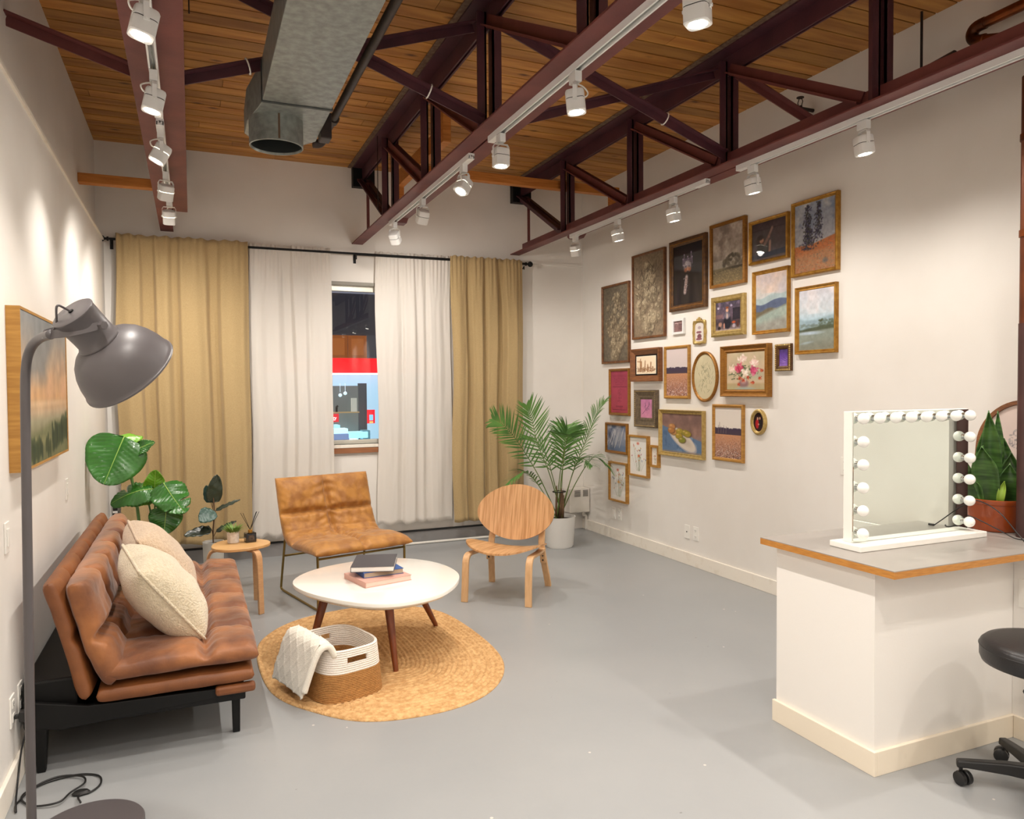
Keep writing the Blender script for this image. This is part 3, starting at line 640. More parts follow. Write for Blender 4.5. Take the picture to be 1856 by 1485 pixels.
# landscape on the left wall is built with the other pictures
# ================================================================ PICTURES
def vnoise(h, w, cell, r):
    gy, gx = int(h/cell)+3, int(w/cell)+3
    g = r.random((gy, gx)); y = np.arange(h)/cell; x = np.arange(w)/cell
    yi = y.astype(int); xi = x.astype(int); fy = (y-yi)[:, None]; fx = (x-xi)[None, :]
    fy = fy*fy*(3-2*fy); fx = fx*fx*(3-2*fx)
    a = g[yi][:, xi]; b = g[yi][:, xi+1]; c = g[yi+1][:, xi]; d = g[yi+1][:, xi+1]
    return (a*(1-fx)+b*fx)*(1-fy)+(c*(1-fx)+d*fx)*fy
class Cv:
    """small painted canvas; u,v in 0..1 (v down), colours as hex"""
    def __init__(s, wm, hm, bg, seed=1, res=.0045):
        s.W, s.H = max(24, int(wm/res)), max(24, int(hm/res)); s.asp = hm/wm; s.r = np.random.default_rng(seed)
        s.a = np.tile(np.array(s.c(bg)), (s.H, s.W, 1)).astype(float)
        s.u = ((np.arange(s.W)+.5)/s.W)[None, :]*np.ones((s.H, 1)); s.v = ((np.arange(s.H)+.5)/s.H)[:, None]*np.ones((1, s.W))
    def c(s, h): return [int(h[i:i+2], 16)/255 for i in (0, 2, 4)]
    def mix(s, m, h):
        m = np.clip(m, 0, 1)[..., None]; s.a = s.a*(1-m)+np.array(s.c(h))*m; return s
    def noise(s, cell, oct_=3):
        o = 0; t = 0
        for k in range(oct_):
            o = o+vnoise(s.H, s.W, max(1.01, cell*s.W/2**k), s.r)/2**k; t += 1/2**k
        return o/t
    def grad(s, stops):
        for (v0, c0), (v1, c1) in zip(stops, stops[1:]):
            m = (s.v >= v0) & (s.v <= v1); t = ((s.v-v0)/(v1-v0))[..., None]
            s.a = np.where(m[..., None], np.array(s.c(c0))*(1-t)+np.array(s.c(c1))*t, s.a)
        return s
    def mottle(s, amt, cell=.15, oct_=4): s.a = np.clip(s.a*(1+amt*2*(s.noise(cell, oct_)-.5)[..., None]), 0, 1); return s
    def cloud(s, h, cell=.3, th=.5, k=5, mask=1., a=1.): return s.mix(np.clip((s.noise(cell, 4)-th)*k, 0, 1)*mask*a, h)
    def ell(s, cu, cv, ru, rv, h, a=1., soft=.25, rot=0.):
        du, dv = (s.u-cu), (s.v-cv)*s.asp; rv = rv*s.asp
        c, n = math.cos(rot), math.sin(rot); x = (du*c+dv*n)/ru; y = (-du*n+dv*c)/rv
        return s.mix(a*np.clip((1-np.sqrt(x*x+y*y))/soft+.0, 0, 1), h)
    def line(s, p, q, w, h, a=1.):
        x0, y0, x1, y1 = p[0], p[1]*s.asp, q[0], q[1]*s.asp
        dx, dy = x1-x0, y1-y0; L = dx*dx+dy*dy+1e-9
        t = np.clip(((s.u-x0)*dx+(s.v*s.asp-y0)*dy)/L, 0, 1); d = np.hypot(s.u-x0-t*dx, s.v*s.asp-y0-t*dy)
        return s.mix(a*np.clip(1.5-d/w, 0, 1), h)
    def below(s, f, h, a=1., soft=.01):
        return s.mix(a*np.clip((s.v-f(s.u))/soft, 0, 1), h)
    def rect(s, u0, u1, v0, v1, h, a=1.): return s.mix(a*((s.u > u0) & (s.u < u1) & (s.v > v0) & (s.v < v1)), h)
def P_botanic(c):
    c.mottle(.12, .4); r = c.r
    for i in range(150):
        t = r.random(); v = .10+.84*t; sp = .07+.30*math.sin(PI*min(1, t*.95+.05))
        u = .52+r.normal()*sp*.55; s = .03+.10*r.random()*(.4+t)
        if not .06 < u < .94: continue
        c.ell(u+.015, v+.010, s, s*.62, '45392c', .55, .5, r.random()*3)
        c.ell(u, v, s, s*.55, ('b3a286', '8f8068', 'c2b294')[i % 3], .75, .6, r.random()*3)
        c.ell(u+.01*r.normal(), v, s*.45, s*.3, '5f523f', .6, .6)
        c.ell(u-.01, v-.004, s*.3, s*.14, 'd6c8aa', .6, .6, r.random()*3)
    for i in range(26):
        u = .5+r.normal()*.2; v = .06+.45*r.random(); q = r.normal()*.12; c.line((u, v+.10), (u+q, v), .006, '4a3f31', .7)
    c.mottle(.15, .03, 2)
def P_dogportrait(c):
    c.mottle(.5, .3); c.rect(0, 1, .0, .17, '0a0710', 1)
    c.cloud('2a2430', .3, .5, 4, (c.v > .18)*(c.v < .4), .6)
    for u, v in ((.38, .17), (.50, .21), (.62, .15), (.34, .24), (.65, .23)): c.line((u, v+.10), (u, v), .022, '7d6f86', .75).ell(u, v, .022, .015, 'a694b0', .9)
    c.rect(.36, .64, .24, .30, '6b5c74', .7)
    c.ell(.49, .37, .17, .115, '8d8088', 1, .4).ell(.47, .33, .11, .06, 'c5bcc4', .8, .7)
    for i in range(40): c.ell(.49+c.r.normal()*.08, .34+c.r.normal()*.035, .025, .014, ('5b5260', 'd8d0d4')[i % 2], .5, .7, c.r.random()*3)
    c.ell(.43, .43, .07, .05, '9c5a38', .9, .6).ell(.56, .43, .07, .05, 'a5623c', .9, .6).ell(.50, .41, .04, .045, 'd08a5c', .8, .6).ell(.50, .475, .045, .03, '2a1614', .9, .5)
    c.ell(.43, .375, .018, .012, '1a1014').ell(.55, .375, .018, .012, '1a1014')
    c.line((.46, .55), (.40, .80), .045, 'b9a7a4', .95).line((.46, .57), (.41, .78), .018, '6a4c48', .6)
    for i in range(25): c.ell(.43+c.r.normal()*.03, .55+.27*c.r.random(), .02, .01, ('e5d8d2', '8a6b66')[i % 2], .6, .6)
    c.line((.2, .55), (.1, 1), .05, '2b2028', .6).line((.75, .6), (.85, 1), .06, '2a2025', .6)
def P_clouds(c):
    c.grad([(0, '9b8b80'), (.5, 'b0a294'), (.72, '8f8577'), (.74, '6e624c'), (1, '7d6c4c')]).cloud('6f625a', .35, .48, 5, c.v < .6, .7).cloud('c4b8ab', .22, .56, 5, c.v < .68, .7)
    for i in range(60):
        u = .35+.65*c.r.random(); k = .10+.12*math.sin(PI*min(1, (u-.35)/.6))
        c.ell(u, .72-k*c.r.random(), .06, .035, ('4a4338', '5a5144', '6d6252')[i % 3], .8, .6)
    c.ell(.75, .75, .4, .03, '3c352b', .8, .5).line((0, .80), (.6, .745), .012, '5a513f', .7)
    for i in range(240): c.ell(c.r.random(), .77+.23*c.r.random(), .018, .008, ('b39c6c', '5d4f38', '948058')[i % 3], .7, .7, c.r.random())
    c.mottle(.10, .05)
def P_lady(c):
    c.grad([(0, '3a2c30'), (.5, '4a4144'), (1, '4b4246')]).mottle(.25, .25)
    c.rect(0, 1, .18, .22, '2c2024', .6).ell(.27, .50, .19, .20, '3a2a24', .9, .5).ell(.33, .80, .26, .30, '373634', 1, .4).ell(.29, .48, .075, .095, 'a87a62', 1, .4).ell(.25, .40, .11, .08, '241815', .9, .4)
    c.ell(.315, .53, .03, .02, '8a4a3e', .7).line((.38, .60), (.50, .42), .035, '7a5f54', .9).line((.50, .42), (.60, .20), .03, '8f6f62', .9).line((.52, .9), (.54, .55), .03, '9a7768', .9)
    c.below(lambda u: .84-.06*u, '232a3a', .9).below(lambda u: .95-.02*u, '5e4a42', .9).rect(.05, .16, .55, 1, '4f4a50', .6).mottle(.15, .06)
def P_poplars(c):
    c.grad([(0, '8e96a6'), (.45, '9a9aa0'), (1, '8f8880')]).cloud('c2bfbc', .28, .5, 4, c.v < .6, .8).cloud('61708c', .25, .56, 5, c.v < .55, .6)
    c.below(lambda u: .60-.14*np.clip(u-.45, 0, 1), 'a8653c', 1, .02).below(lambda u: .70-.05*u, '9c7a5c', .7, .1)
    for cx, w_, v0, v1, n in ((.32, .13, .03, .68, 240), (.60, .10, .02, .55, 160), (.36, .17, .38, .68, 120)):
        for i in range(n):
            t = c.r.random(); c.ell(cx+c.r.normal()*w_*.45*(.5+t), v0+(v1-v0)*t, .03, .016, ('33302f', '2a2838', '4a463f', '3c3450')[i % 4], .7, .7, c.r.random()*3)
    for i in range(320):
        u, v = c.r.random(), .60+.40*c.r.random(); c.ell(u, v, .022, .008, ('c0562c', 'b47a50', '7e7460', '8a4c34', '5c6058')[i % 5], .6, .7)
    c.ell(.75, .88, .10, .05, '46545c', .6, .6).mottle(.12, .04)
def P_hills(c, k):
    if k == 0:
        c.grad([(0, 'c9b5ac'), (.3, 'c8c0bb'), (.6, 'b5bdbd'), (1, 'b0b0a4')]).cloud('d9bfb0', .5, .45, 3, c.v < .35, .8).cloud('b9b2bb', .4, .55, 4, c.v < .4, .6)
        c.below(lambda u: .42-.08*u+.02*np.sin(u*9), '9fb0b2', .9, .02).below(lambda u: .50+.04*np.sin(u*6+.5)-.04*np.clip(u-.7, 0, 1)*3, '56607a', 1, .015)
        c.below(lambda u: .64-.06*u+.02*np.sin(u*11), '6b6048', .9, .03).below(lambda u: .76-.20*u**.8, '97a8a0', .9, .05).below(lambda u: .85-.12*u, '8b857c', .85, .10)
        c.cloud('a9aaa0', .3, .5, 4, c.v > .62, .6)
    else:
        c.grad([(0, 'c9c7cf'), (.35, 'c3cdd4'), (.5, 'a9c1cd'), (1, '8f9584')]).cloud('e2d9da', .35, .5, 4, c.v < .4, .7)
        c.below(lambda u: .46+.03*np.sin(u*5), '8ea4ae', .8, .04).below(lambda u: .62-.16*np.clip(u-.4, 0, 1)+.015*np.sin(u*17), '5c6a66', .95, .04)
        c.below(lambda u: .66-.10*u, '4e5540', .9, .02).below(lambda u: .69-.04*u, '8c948a', .9, .03)
        c.ell(.3, .72, .5, .04, 'b5c6d6', .9, .7).ell(.22, .88, .28, .03, 'a4bac8', .8, .7, -.1).below(lambda u: .80-.05*u, '7f7c6c', .75, .2)
        for i in range(40): c.ell(.05+.5*c.r.random(), .57+.05*c.r.random(), .06, .02, '717f78', .5, .7)
        for i in range(50): c.ell(.6+.4*c.r.random(), .50+.10*c.r.random(), .05, .022, ('6d7f7c', '4c5238')[i % 2], .6, .7)
    c.mottle(.09, .08, 4)
def P_tiny(c): c.mottle(.2, .2); c.rect(.0, 1, .45, 1, '7d5b58', .5); [c.line((.55+.1*i, .25), (.55+.1*i, .8), .018, '4a3236', .8) for i in range(4)]; c.line((.5, .35), (.95, .35), .018, '4a3236').line((.1, .2), (.45, .2), .02, 'cbb2ae').mottle(.2, .05)
def P_stones(c): c.ell(.5, .26, .20, .085, 'b3a0a0', 1, .1).ell(.44, .50, .33, .065, '8a5a64', 1, .1).ell(.5, .72, .26, .14, '7a4c54', 1, .1).ell(.45, .86, .36, .07, '86565f', 1, .1)
def P_barroom(c):
    c.grad([(0, '4a4252'), (.5, '5d4c58'), (.75, '3a2e34'), (1, '8a7a78')]).cloud('8a7488', .15, .52, 6, c.v < .6, .6)
    c.rect(.0, .3, .42, .58, '7a5a5c', .8).rect(.68, 1, .25, .65, '231d26', .9)
    c.ell(.1, .2, .05, .05, 'c8c0d0', .8).ell(.62, .15, .05, .05, 'b8a8c0', .8)
    c.ell(.47, .72, .17, .28, '1d1a24', 1, .3).ell(.46, .48, .12, .16, '6a6470', 1, .3).ell(.46, .50, .05, .12, 'c4a8a0', .9, .5).ell(.46, .30, .065, .085, 'c99a80', 1, .4).ell(.46, .21, .08, .05, '8e4a2a', 1, .5)
    c.ell(.18, .78, .09, .10, 'b98a72', .9, .5).ell(.34, .84, .04, .12, 'bb8674', .9).ell(.72, .74, .10, .05, 'c8562c', .9, .5).ell(.73, .86, .08, .09, 'b8a8b4', .8, .5).ell(.88, .80, .06, .14, '4a2c26', .9).ell(.14, .92, .07, .08, '241814', .9)
    c.rect(0, 1, .95, 1, 'a8968c', .8).mottle(.2, .06)
def P_sketch(c):
    c.rect(.0, 1, 0, 1, 'f0e6d2').rect(.07, .93, .09, .90, 'ecd9bd')
    c.rect(0, .045, 0, 1, '21140f').rect(.955, 1, 0, 1, '21140f').rect(0, 1, 0, .07, '21140f').rect(0, 1, .93, 1, '21140f')
    for cx, top in ((.24, .18), (.29, .30), (.45, .28), (.72, .36), (.58, .46), (.80, .58)):
        for i in range(14): c.line((cx+c.r.normal()*.012, .8), (cx+c.r.normal()*.018, top+.3*c.r.random()*(i/14)), .009, '9a6a44', .35)
    for i in range(120): u, v = .12+.76*c.r.random(), .62+.20*c.r.random(); c.line((u, v), (u+.05*c.r.normal(), v+.03*c.r.normal()), .008, ('a0714a', '7d5236')[i % 2], .5)
    c.line((.1, .32), (.3, .35), .014, '9a6a44', .6)
def P_field(c, k):
    h = .40 if k == 0 else .41
    c.grad([(0, 'd3c4c2' if k == 0 else 'd8cfc6'), (h, 'cfc2bf' if k == 0 else 'dbd2c8'), (h+.01, '43364a'), (h+.12, '4a3c46'), (h+.13, 'c08a66'), (1, '9a7064')])
    for i in range(30): c.ell(c.r.random(), h+.02*c.r.random(), .06, .02, '43384a', .9, .5)
    n = 900
    for i in range(n):
        t = c.r.random()**.8; u, v = c.r.random(), h+.12+(.88-h)*t; s = .008+.012*t
        c.ell(u, v, s, s*.6, ('e0c2b4', '6a3e38', 'c98c6a', '4c2c30', 'f0dcd4')[i % 5] if k == 0 else ('c9b4a4', '5a4038', 'b08a6a', '40302e', 'e4d8cc')[i % 5], .65*(.35+t), .6)
    if k: [c.line((.12+.10*i, h+.1), (.12+.10*i+.01, h-.05+.02*(i % 2)), .008, '7a6a66', .8) for i in range(4)]; c.line((.17, h), (.17, .30), .012, '9a8a7c', .7)
def P_oval(c):
    c.mottle(.05, .3)
    for i in range(70):
        u, v = .5+c.r.normal()*.15, .22+.66*c.r.random(); q = .04*c.r.normal()
        c.line((u, v), (u+q, v-.05-.03*c.r.random()), .006, ('6d6c50', '8f8a66', '4d5144')[i % 3], .6)
    for i in range(26): c.ell(.5+c.r.normal()*.17, .2+.62*c.r.random(), .022, .012, ('8a8460', '5c6050', 'b8a888')[i % 3], .6, .6, c.r.random()*3)
def P_bouquet(c):
    c.grad([(0, 'b9aa8c'), (.8, 'c4b092'), (.86, 'ad9a74'), (1, 'a8a07c')]).mottle(.10, .2).cloud('c7a890', .3, .5, 4, 1., .5).ell(.8, .6, .25, .2, '8fa08c', .6, .9)
    for i in range(60): u, v = .45+c.r.normal()*.16, .55+c.r.normal()*.10; q = c.r.random()*6.3; c.line((u, v), (u+.10*math.cos(q), v+.06*math.sin(q)), .010, ('4a5c3c', '37452e', '6b7a54')[i % 3], .7)
    c.ell(.46, .84, .16, .14, '8a6a68', 1, .4).ell(.46, .80, .10, .07, 'b08a88', .8, .6).ell(.5, 1., .32, .10, '9aa8a4', .7, .5)
    def bloom(u, v, s, cols):
        for i in range(34): c.ell(u+c.r.normal()*s*.42, v+c.r.normal()*s*.42, s*.45, s*.30, cols[i % len(cols)], .8, .6, c.r.random()*3)
    bloom(.43, .17, .12, ('efe0d6', 'e0c8bc', 'd8b4a8')); bloom(.72, .27, .11, ('f2e2da', 'e2c4ba', 'dcb8ae')); bloom(.14, .45, .10, ('ecd8c8', 'd9bda8', 'e8c9b8'))
    bloom(.33, .42, .12, ('c23a5c', 'd65a78', '9c2844')); bloom(.73, .50, .11, ('c84a74', 'd8688c', 'a83458')); bloom(.50, .55, .12, ('f0e6da', 'e6d6c4', 'd8c0a8'))
    for u, v in ((.36, .70), (.34, .86), (.58, .68), (.88, .70), (.70, .82), (.93, .50), (.45, .75)): bloom(u, v, .045, ('b8442c', 'cc6a44', '8a2c20'))
def P_violet(c): c.grad([(0, '3f2c5c'), (.35, '5a3c8c'), (1, '8c68b8')]).mottle(.2, .3); [c.line((.1+.02*i, .62+.03*i), (.9, .52+.03*i), .02, ('4a3080', '9c7cc8')[i % 2], .7) for i in range(5)]; c.ell(.5, .75, .35, .06, 'a484cc', .6, .6)
def P_redprint(c):
    c.grad([(0, '9c3f54'), (1, 'b34a58')]).mottle(.08, .3)
    k = '6b2438'
    c.line((.08, .10), (.92, .10), .006, k, .8).line((.1, .125), (.9, .125), .006, k, .8).line((.08, .375), (.92, .375), .007, k, .9).line((.30, .84), (.70, .84), .006, k).line((.30, .86), (.70, .86), .006, k, .7)
    for j, v in enumerate((.17, .20, .235, .27, .315, .345)):
        for i in range(int(12-j)): c.rect(.18+.055*i+.02*j, .18+.055*i+.045+.02*j-.012, v-.008, v+.008, k, .45)
    for i in range(40): c.ell(.5+c.r.normal()*.05, .42+.33*c.r.random(), .03, .012, k, .45, .6, c.r.random()*3)
    c.line((.1, .93), (.1, .86), .006, k).line((.9, .93), (.9, .86), .006, k).line((.1, .93), (.9, .93), .006, k)
def P_sprig(c):
    c.grad([(0, 'b8769c'), (1, 'd08aa4')]).mottle(.1, .3)
    c.line((.15, .80), (.62, .42), .012, '5c3c58').line((.45, .58), (.40, .25), .010, '5c3c58').line((.60, .45), (.78, .18), .010, '5c3c58')
    for u, v in ((.40, .22), (.45, .32), (.38, .40), (.75, .18), (.78, .28), (.70, .38), (.62, .5), (.55, .58), (.72, .52)): c.ell(u, v, .07, .04, '6a4866', .7, .6, c.r.random()*3)
def P_waves(c):
    c.grad([(0, '9a9aa8'), (1, '7e8aa0')]).cloud('5c6a84', .3, .5, 5, 1., .8).cloud('cfcdd2', .2, .55, 6, 1., .8)
    c.ell(.18, .45, .20, .38, '5a6078', .7, .6).below(lambda u: .78+.06*np.sin(u*6), '6c7c98', .8, .1)
    for i in range(26): u = .3+.6*c.r.random(); c.line((u, .1+.2*c.r.random()), (u-.22, .6+.3*c.r.random()), .014, ('dcd8da', 'a9adba')[i % 2], .5)
def P_wild(c, k):
    cols = ('b9503c', 'd08a50', '4a5c84', 'c99a3c', '7a8c5c', 'a85a6c')
    for i in range(22):
        u, v = .5+c.r.normal()*.16, .20+.5*c.r.random(); c.line((u, v), (.5+(u-.5)*.35, .9), .006, ('7c8a66', '9a9c88')[i % 2], .5)
        c.ell(u, v, .035+.02*c.r.random(), .018, cols[(i+k) % 6], .85, .5, c.r.random()*3)
    if k < 2: c.ell(.45, .17, .10, .05, 'dc8c7c', .9, .5).ell(.45, .17, .03, .015, 'b86a50', .9)
    c.ell(.5, .5, .09, .045, ('c86a4a', 'd89a4c', 'b8503c')[k], .85, .5)
def P_fruit(c):
    c.grad([(0, '7c5f58'), (.5, '86685c'), (1, '6d7890')]).mottle(.2, .12).below(lambda u: .30+.35*u, '5c7390', 1, .03).cloud('7f93a8', .12, .5, 6, (c.v > .30+.35*c.u), .6).cloud('465c7a', .10, .58, 6, (c.v > .30+.35*c.u), .6)
    c.ell(.53, .66, .40, .22, '9c9aa0', 1, .06, .42).ell(.53, .65, .37, .20, 'cbbfb0', 1, .10, .42).ell(.56, .65, .26, .13, 'b5a898', .8, .5, .42)
    for u, v, h in ((.26, .33, 'b07a4c'), (.30, .47, 'b9854e'), (.24, .43, 'a8703e'), (.46, .44, '9c8a34'), (.60, .47, '8a7e2c'), (.44, .56, 'a0882e'), (.52, .66, '7f8030'), (.66, .50, '96842e')):
        c.ell(u+.012, v+.012, .11, .095, '4c3826', .8, .3).ell(u, v, .105, .09, h, 1, .35).ell(u-.03, v-.03, .05, .03, 'd8b070', .7, .8)
    c.rect(0, 1, .96, 1, 'a0805c', .5)
def P_cameo(c):
    c.ell(.5, .5, .6, .6, '2a1210').ell(.36, .60, .20, .30, 'a81820', 1, .3).ell(.40, .32, .10, .10, 'c89478', 1, .4).ell(.66, .55, .18, .30, '1c1416', 1, .3).ell(.62, .30, .10, .09, 'b88468', 1, .4).ell(.5, .62, .08, .05, 'c8a088', .8)
def P_tree(c):
    c.mottle(.04, .3)
    for i in range(420):
        q = c.r.random()*6.3; rr = .24*math.sqrt(c.r.random()); u, v = .62+rr*math.cos(q)*1.2, .32+rr*.55*math.sin(q)
        c.ell(u, v, .018, .008, ('7b7476', '8f8888', 'a59c9a')[i % 3], .6, .7, c.r.random()*3)
    c.line((.62, .75), (.62, .4), .022, '867c7a', .8)
    for i in range(90): c.ell(c.r.random(), .76+.06*c.r.random(), .03, .012, '9a908c', .5, .7)
def P_vista(c):
    c.grad([(0, '8a8c8c'), (.30, 'b09a84'), (.55, 'c49a70'), (.66, 'b8a184'), (.72, '9a9478'), (.85, '6d6c4e'), (1, '6b6848')])
    c.cloud('7a7c7c', .4, .48, 5, np.clip((.50-c.v)*7, 0, 1), .8).cloud('d0a480', .3, .52, 5, np.clip((c.v-.15)*6, 0, 1)*np.clip((.66-c.v)*7, 0, 1), .8).cloud('6c6c68', .25, .58, 5, np.clip((.40-c.v)*7, 0, 1), .7).ell(.5, .60, .8, .03, 'd8bc98', .6, .9)
    c.below(lambda u: .74+.03*np.sin(u*7), '6f7250', .8, .05).ell(.2, .86, .5, .05, 'a09868', .6, .9)
    for i in range(70):
        u = c.r.random(); b = .95-.16*max(0, u-.45)+.02*c.r.normal(); h = .03+.06*c.r.random()+(.05 if u > .55 else 0)
        c.line((u, b), (u, b-h), .016, ('33402a', '41492e', '2c3826')[i % 3], .75)
    c.mottle(.10, .06)
m_pic = vmat('painted_canvas', .75, bump=.05, bscale=220); m_gloss = vmat('glazed_print', .5, coat=1., coatrough=.02)
golds = {'gold': mat('worn_gold_leaf', '9a6a22', .38, .55, c2='b98a38', nscale=30), 'oldgold': mat('dark_gold_leaf', '8a5a1e', .42, .45, c2='a06e2a', nscale=24, stretch=(1, 1, 6)),
    'bronze': mat('dark_bronze_frame', '4a3018', .45, .35, c2='6b4722', nscale=30), 'pale': mat('pale_gold_frame', 'b09458', .36, .6, c2='c8ae70', nscale=40),
    'umber': mat('umber_frame', '5c3620', .45, .2, c2='7a4e2a', nscale=30), 'white': M['whitemetal'], 'grey': mat('grey_brown_frame', '5e5042', .5, .25, c2='75654f', nscale=40),
    'walnut': mat('walnut_frame', '6e4224', .45, c2='87552f', nscale=14, stretch=(1, 1, 8)), 'oak': mat('light_wood_frame', 'a0702e', .5, c2='b5853c', nscale=8, stretch=(1, 1, 10)), 'blackbrown': mat('black_brown_slip', '2a1c18', .5),
    'mat': mat('cream_mount_board', 'efe6d4', .8)}
def frame(loc, w_, h_, face, label, bw, depth, ms, paint, bg, seed=1, style='rect', prof=None, gloss=False, beads=None, cat='framed picture', name='picture_frame', group=None, cdep=.45):
    t = thing(name, label, cat, loc, face, group)
    def outline(ins, k=48):
        a, b = w_/2-ins, h_/2-ins
        if style == 'rect': return [(-a, -b), (a, -b), (a, b), (-a, b)]
        if style == 'oval': return [(a*math.cos(2*PI*i/k), b*math.sin(2*PI*i/k)) for i in range(k)]
        if style == 'arch':
            o = [(-a, -b), (a, -b)]; r = w_/2-ins; zc = h_/2-w_/2
            return o+[(r*math.cos(PI*i/24), zc+r*math.sin(PI*i/24)) for i in range(25)]
        if style == 'ornate':
            o = []
            for i in range(k):
                q = 2*PI*i/k; c, s = math.cos(q), math.sin(q); rr = (abs(c)**6+abs(s)**6)**(-1/6); wv = (1+.05*math.cos(8*q))if ins < .008 else 1
                o.append((a*c*rr*wv, b*s*rr*wv*(.96+.04*(s > .9))))
            return o
    prof = prof or [(0, 0), (0, .8), (.25, 1.), (.6, .9), (.85, .7), (1, .55)]
    b = MB(); b.rings([[Vector((x, -d*depth, z)) for x, z in outline(i*bw)] for i, d in prof]+[[Vector((x, -.001, z)) for x, z in outline(bw)]], closed=True)
    fr = b.build('frame', golds[ms], t, smooth=True, angle=25)
    if beads:
        bm_ = MB(); off, step, rad, mname = beads; pts = outline(off); n = len(pts)
        for i in range(n):
            p, q = Vector(pts[i]), Vector(pts[(i+1) % n]); k = max(1, int((q-p).length/step))
            if style != 'rect' and i % max(1, int(step/((q-p).length+1e-6))): continue
            for j in range(k):
                c = p.lerp(q, j/k); bm_.sphere((c.x, -depth*.92, c.y), rad, 6, 4, (1, .7, 1))
        bm_.build('beading', golds[mname], t, smooth='all')
    iw, ih = w_-2*bw, h_-2*bw
    cv = Cv(iw, ih, bg, seed); paint(cv)
    A = cv.a; H, W = A.shape[:2]
    lin_ = np.where(A <= .04045, A/12.92, ((A+.055)/1.055)**2.4)
    me = bpy.data.meshes.new('canvas')
    xs = np.linspace(-iw/2, iw/2, W+1); zs = np.linspace(ih/2, -ih/2, H+1)
    V = np.stack([np.tile(xs, (H+1, 1)), np.full((H+1, W+1), -depth*cdep), np.tile(zs[:, None], (1, W+1))], -1).reshape(-1, 3)
    idx = np.arange((H+1)*(W+1)).reshape(H+1, W+1)
    Fc = np.stack([idx[:-1, :-1], idx[1:, :-1], idx[1:, 1:], idx[:-1, 1:]], -1).reshape(-1, 4); colr = lin_.reshape(-1, 3)
    if style in ('oval', 'arch'):
        cx = (xs[:-1]+xs[1:])/2; cz = (zs[:-1]+zs[1:])/2; X, Z = np.meshgrid(cx, cz)
        if style == 'oval': k_ = ((X/(iw/2+.006))**2+(Z/(ih/2+.006))**2 < 1).reshape(-1)
        else: k_ = ((Z < ih/2-iw/2) | (X**2+(Z-(ih/2-iw/2))**2 < (iw/2+.004)**2)).reshape(-1)
        Fc = Fc[k_]; colr = colr[k_]
    me.from_pydata(V.tolist(), [], Fc.tolist()); me.materials.append(m_gloss if gloss else m_pic)
    at = me.color_attributes.new('paint', 'FLOAT_COLOR', 'CORNER')
    arr = np.ones((len(Fc), 4, 4)); arr[:, :, :3] = colr[:, None, :]; at.data.foreach_set('color', arr.reshape(-1)); me.update()
    o = bpy.data.objects.new('canvas', me); col.objects.link(o); o.parent = t
    return t
flat = [(0, 0), (0, 1.), (.12, 1.), (1, .96)]; scoop = [(0, 0), (0, .95), (.12, 1.), (.35, .8), (.62, .55), (.80, .6), (1, .45)]; thin = [(0, 0), (0, .9), (.3, 1), (.7, .95), (1, .7)]
def rw(y0, y1, z0, z1, label, bw, depth, ms, paint, bg, **k):
    y0 += .012
    return frame((XR-.0005, (y0+y1)/2, (z0+z1)/2), y1-y0, z1-z0, RW, label, bw, depth, ms, paint, bg, **k)
rw(6.06, 6.581, 1.737, 2.509, 'leftmost tall brown floral engraving in a thin dark frame', .022, .03, 'umber', P_botanic, '6b6152', seed=3, beads=(.006, .014, .0045, 'gold'), prof=thin)
rw(5.479, 6.016, 1.945, 2.724, 'larger tall brown floral engraving, right of its smaller twin', .020, .03, 'umber', P_botanic, '7c6c58', seed=5, beads=(.006, .014, .0045, 'oldgold'), prof=thin)
rw(4.909, 5.418, 2.146, 2.741, 'black portrait of a crowned dog with a white ruff in a dark gold frame', .050, .035, 'bronze', P_dogportrait, '120c14', gloss=True, beads=(.03, .012, .005, 'oldgold'))
rw(4.445, 4.868, 2.278, 2.775, 'grey cloudy landscape with trees over a yellow field in a walnut frame', .024, .03, 'oldgold', P_clouds, '9b8b80', prof=flat)
rw(4.012, 4.415, 2.392, 2.71, 'dark painting of a woman raising her arm, gold frame, reflecting a lamp', .024, .035, 'gold', P_lady, '403438', gloss=True)
rw(3.575, 3.989, 2.244, 2.749, 'painting of two tall dark trees over an orange field, top right frame', .024, .035, 'gold', P_poplars, '8e96a6', beads=(.017, .010, .003, 'gold'))
rw(4.006, 4.376, 1.88, 2.337, 'pastel landscape with dark blue hills, under the dark woman painting', .026, .032, 'gold', lambda c: P_hills(c, 0), 'c9b5ac', prof=scoop)
rw(3.588, 3.951, 1.716, 2.169, 'pastel landscape with a pale blue river, under the orange field painting', .026, .032, 'gold', lambda c: P_hills(c, 1), 'c9c7cf', prof=scoop)
rw(5.212, 5.389, 1.95, 2.082, 'tiny white framed photo under the crowned dog portrait', .020, .02, 'white', P_tiny, '8d6f6c', prof=flat)
f10 = rw(4.929, 5.105, 1.844, 2.050, 'tiny scalloped gold frame with three stacked plum shapes', .026, .02, 'pale', P_stones, 'd8cfc8', style='ornate', beads=(.010, .016, .006, 'pale'))
b = MB(); b.sphere((0, -.012, .112), .012, 10, 6).sphere((-.018, -.012, .104), .012, 10, 6, (1.4, .7, .8)).sphere((.018, -.012, .104), .012, 10, 6, (1.4, .7, .8)); b.build('crest', golds['pale'], f10, smooth='all')
rw(4.455, 4.85, 1.892, 2.203, 'figure behind a crowded bar in a pale ornate gold frame', .045, .035, 'pale', P_barroom, '4a4252', beads=(.032, .010, .0035, 'pale'))
rw(5.542, 6.021, 1.553, 1.854, 'sepia cactus sketch on white mount in a deep black and brown frame', .055, .045, 'walnut', P_sketch, 'f0e6d2', prof=[(0, 0), (0, 1), (.25, 1.), (.3, .9), (.95, .45), (1, .4)])
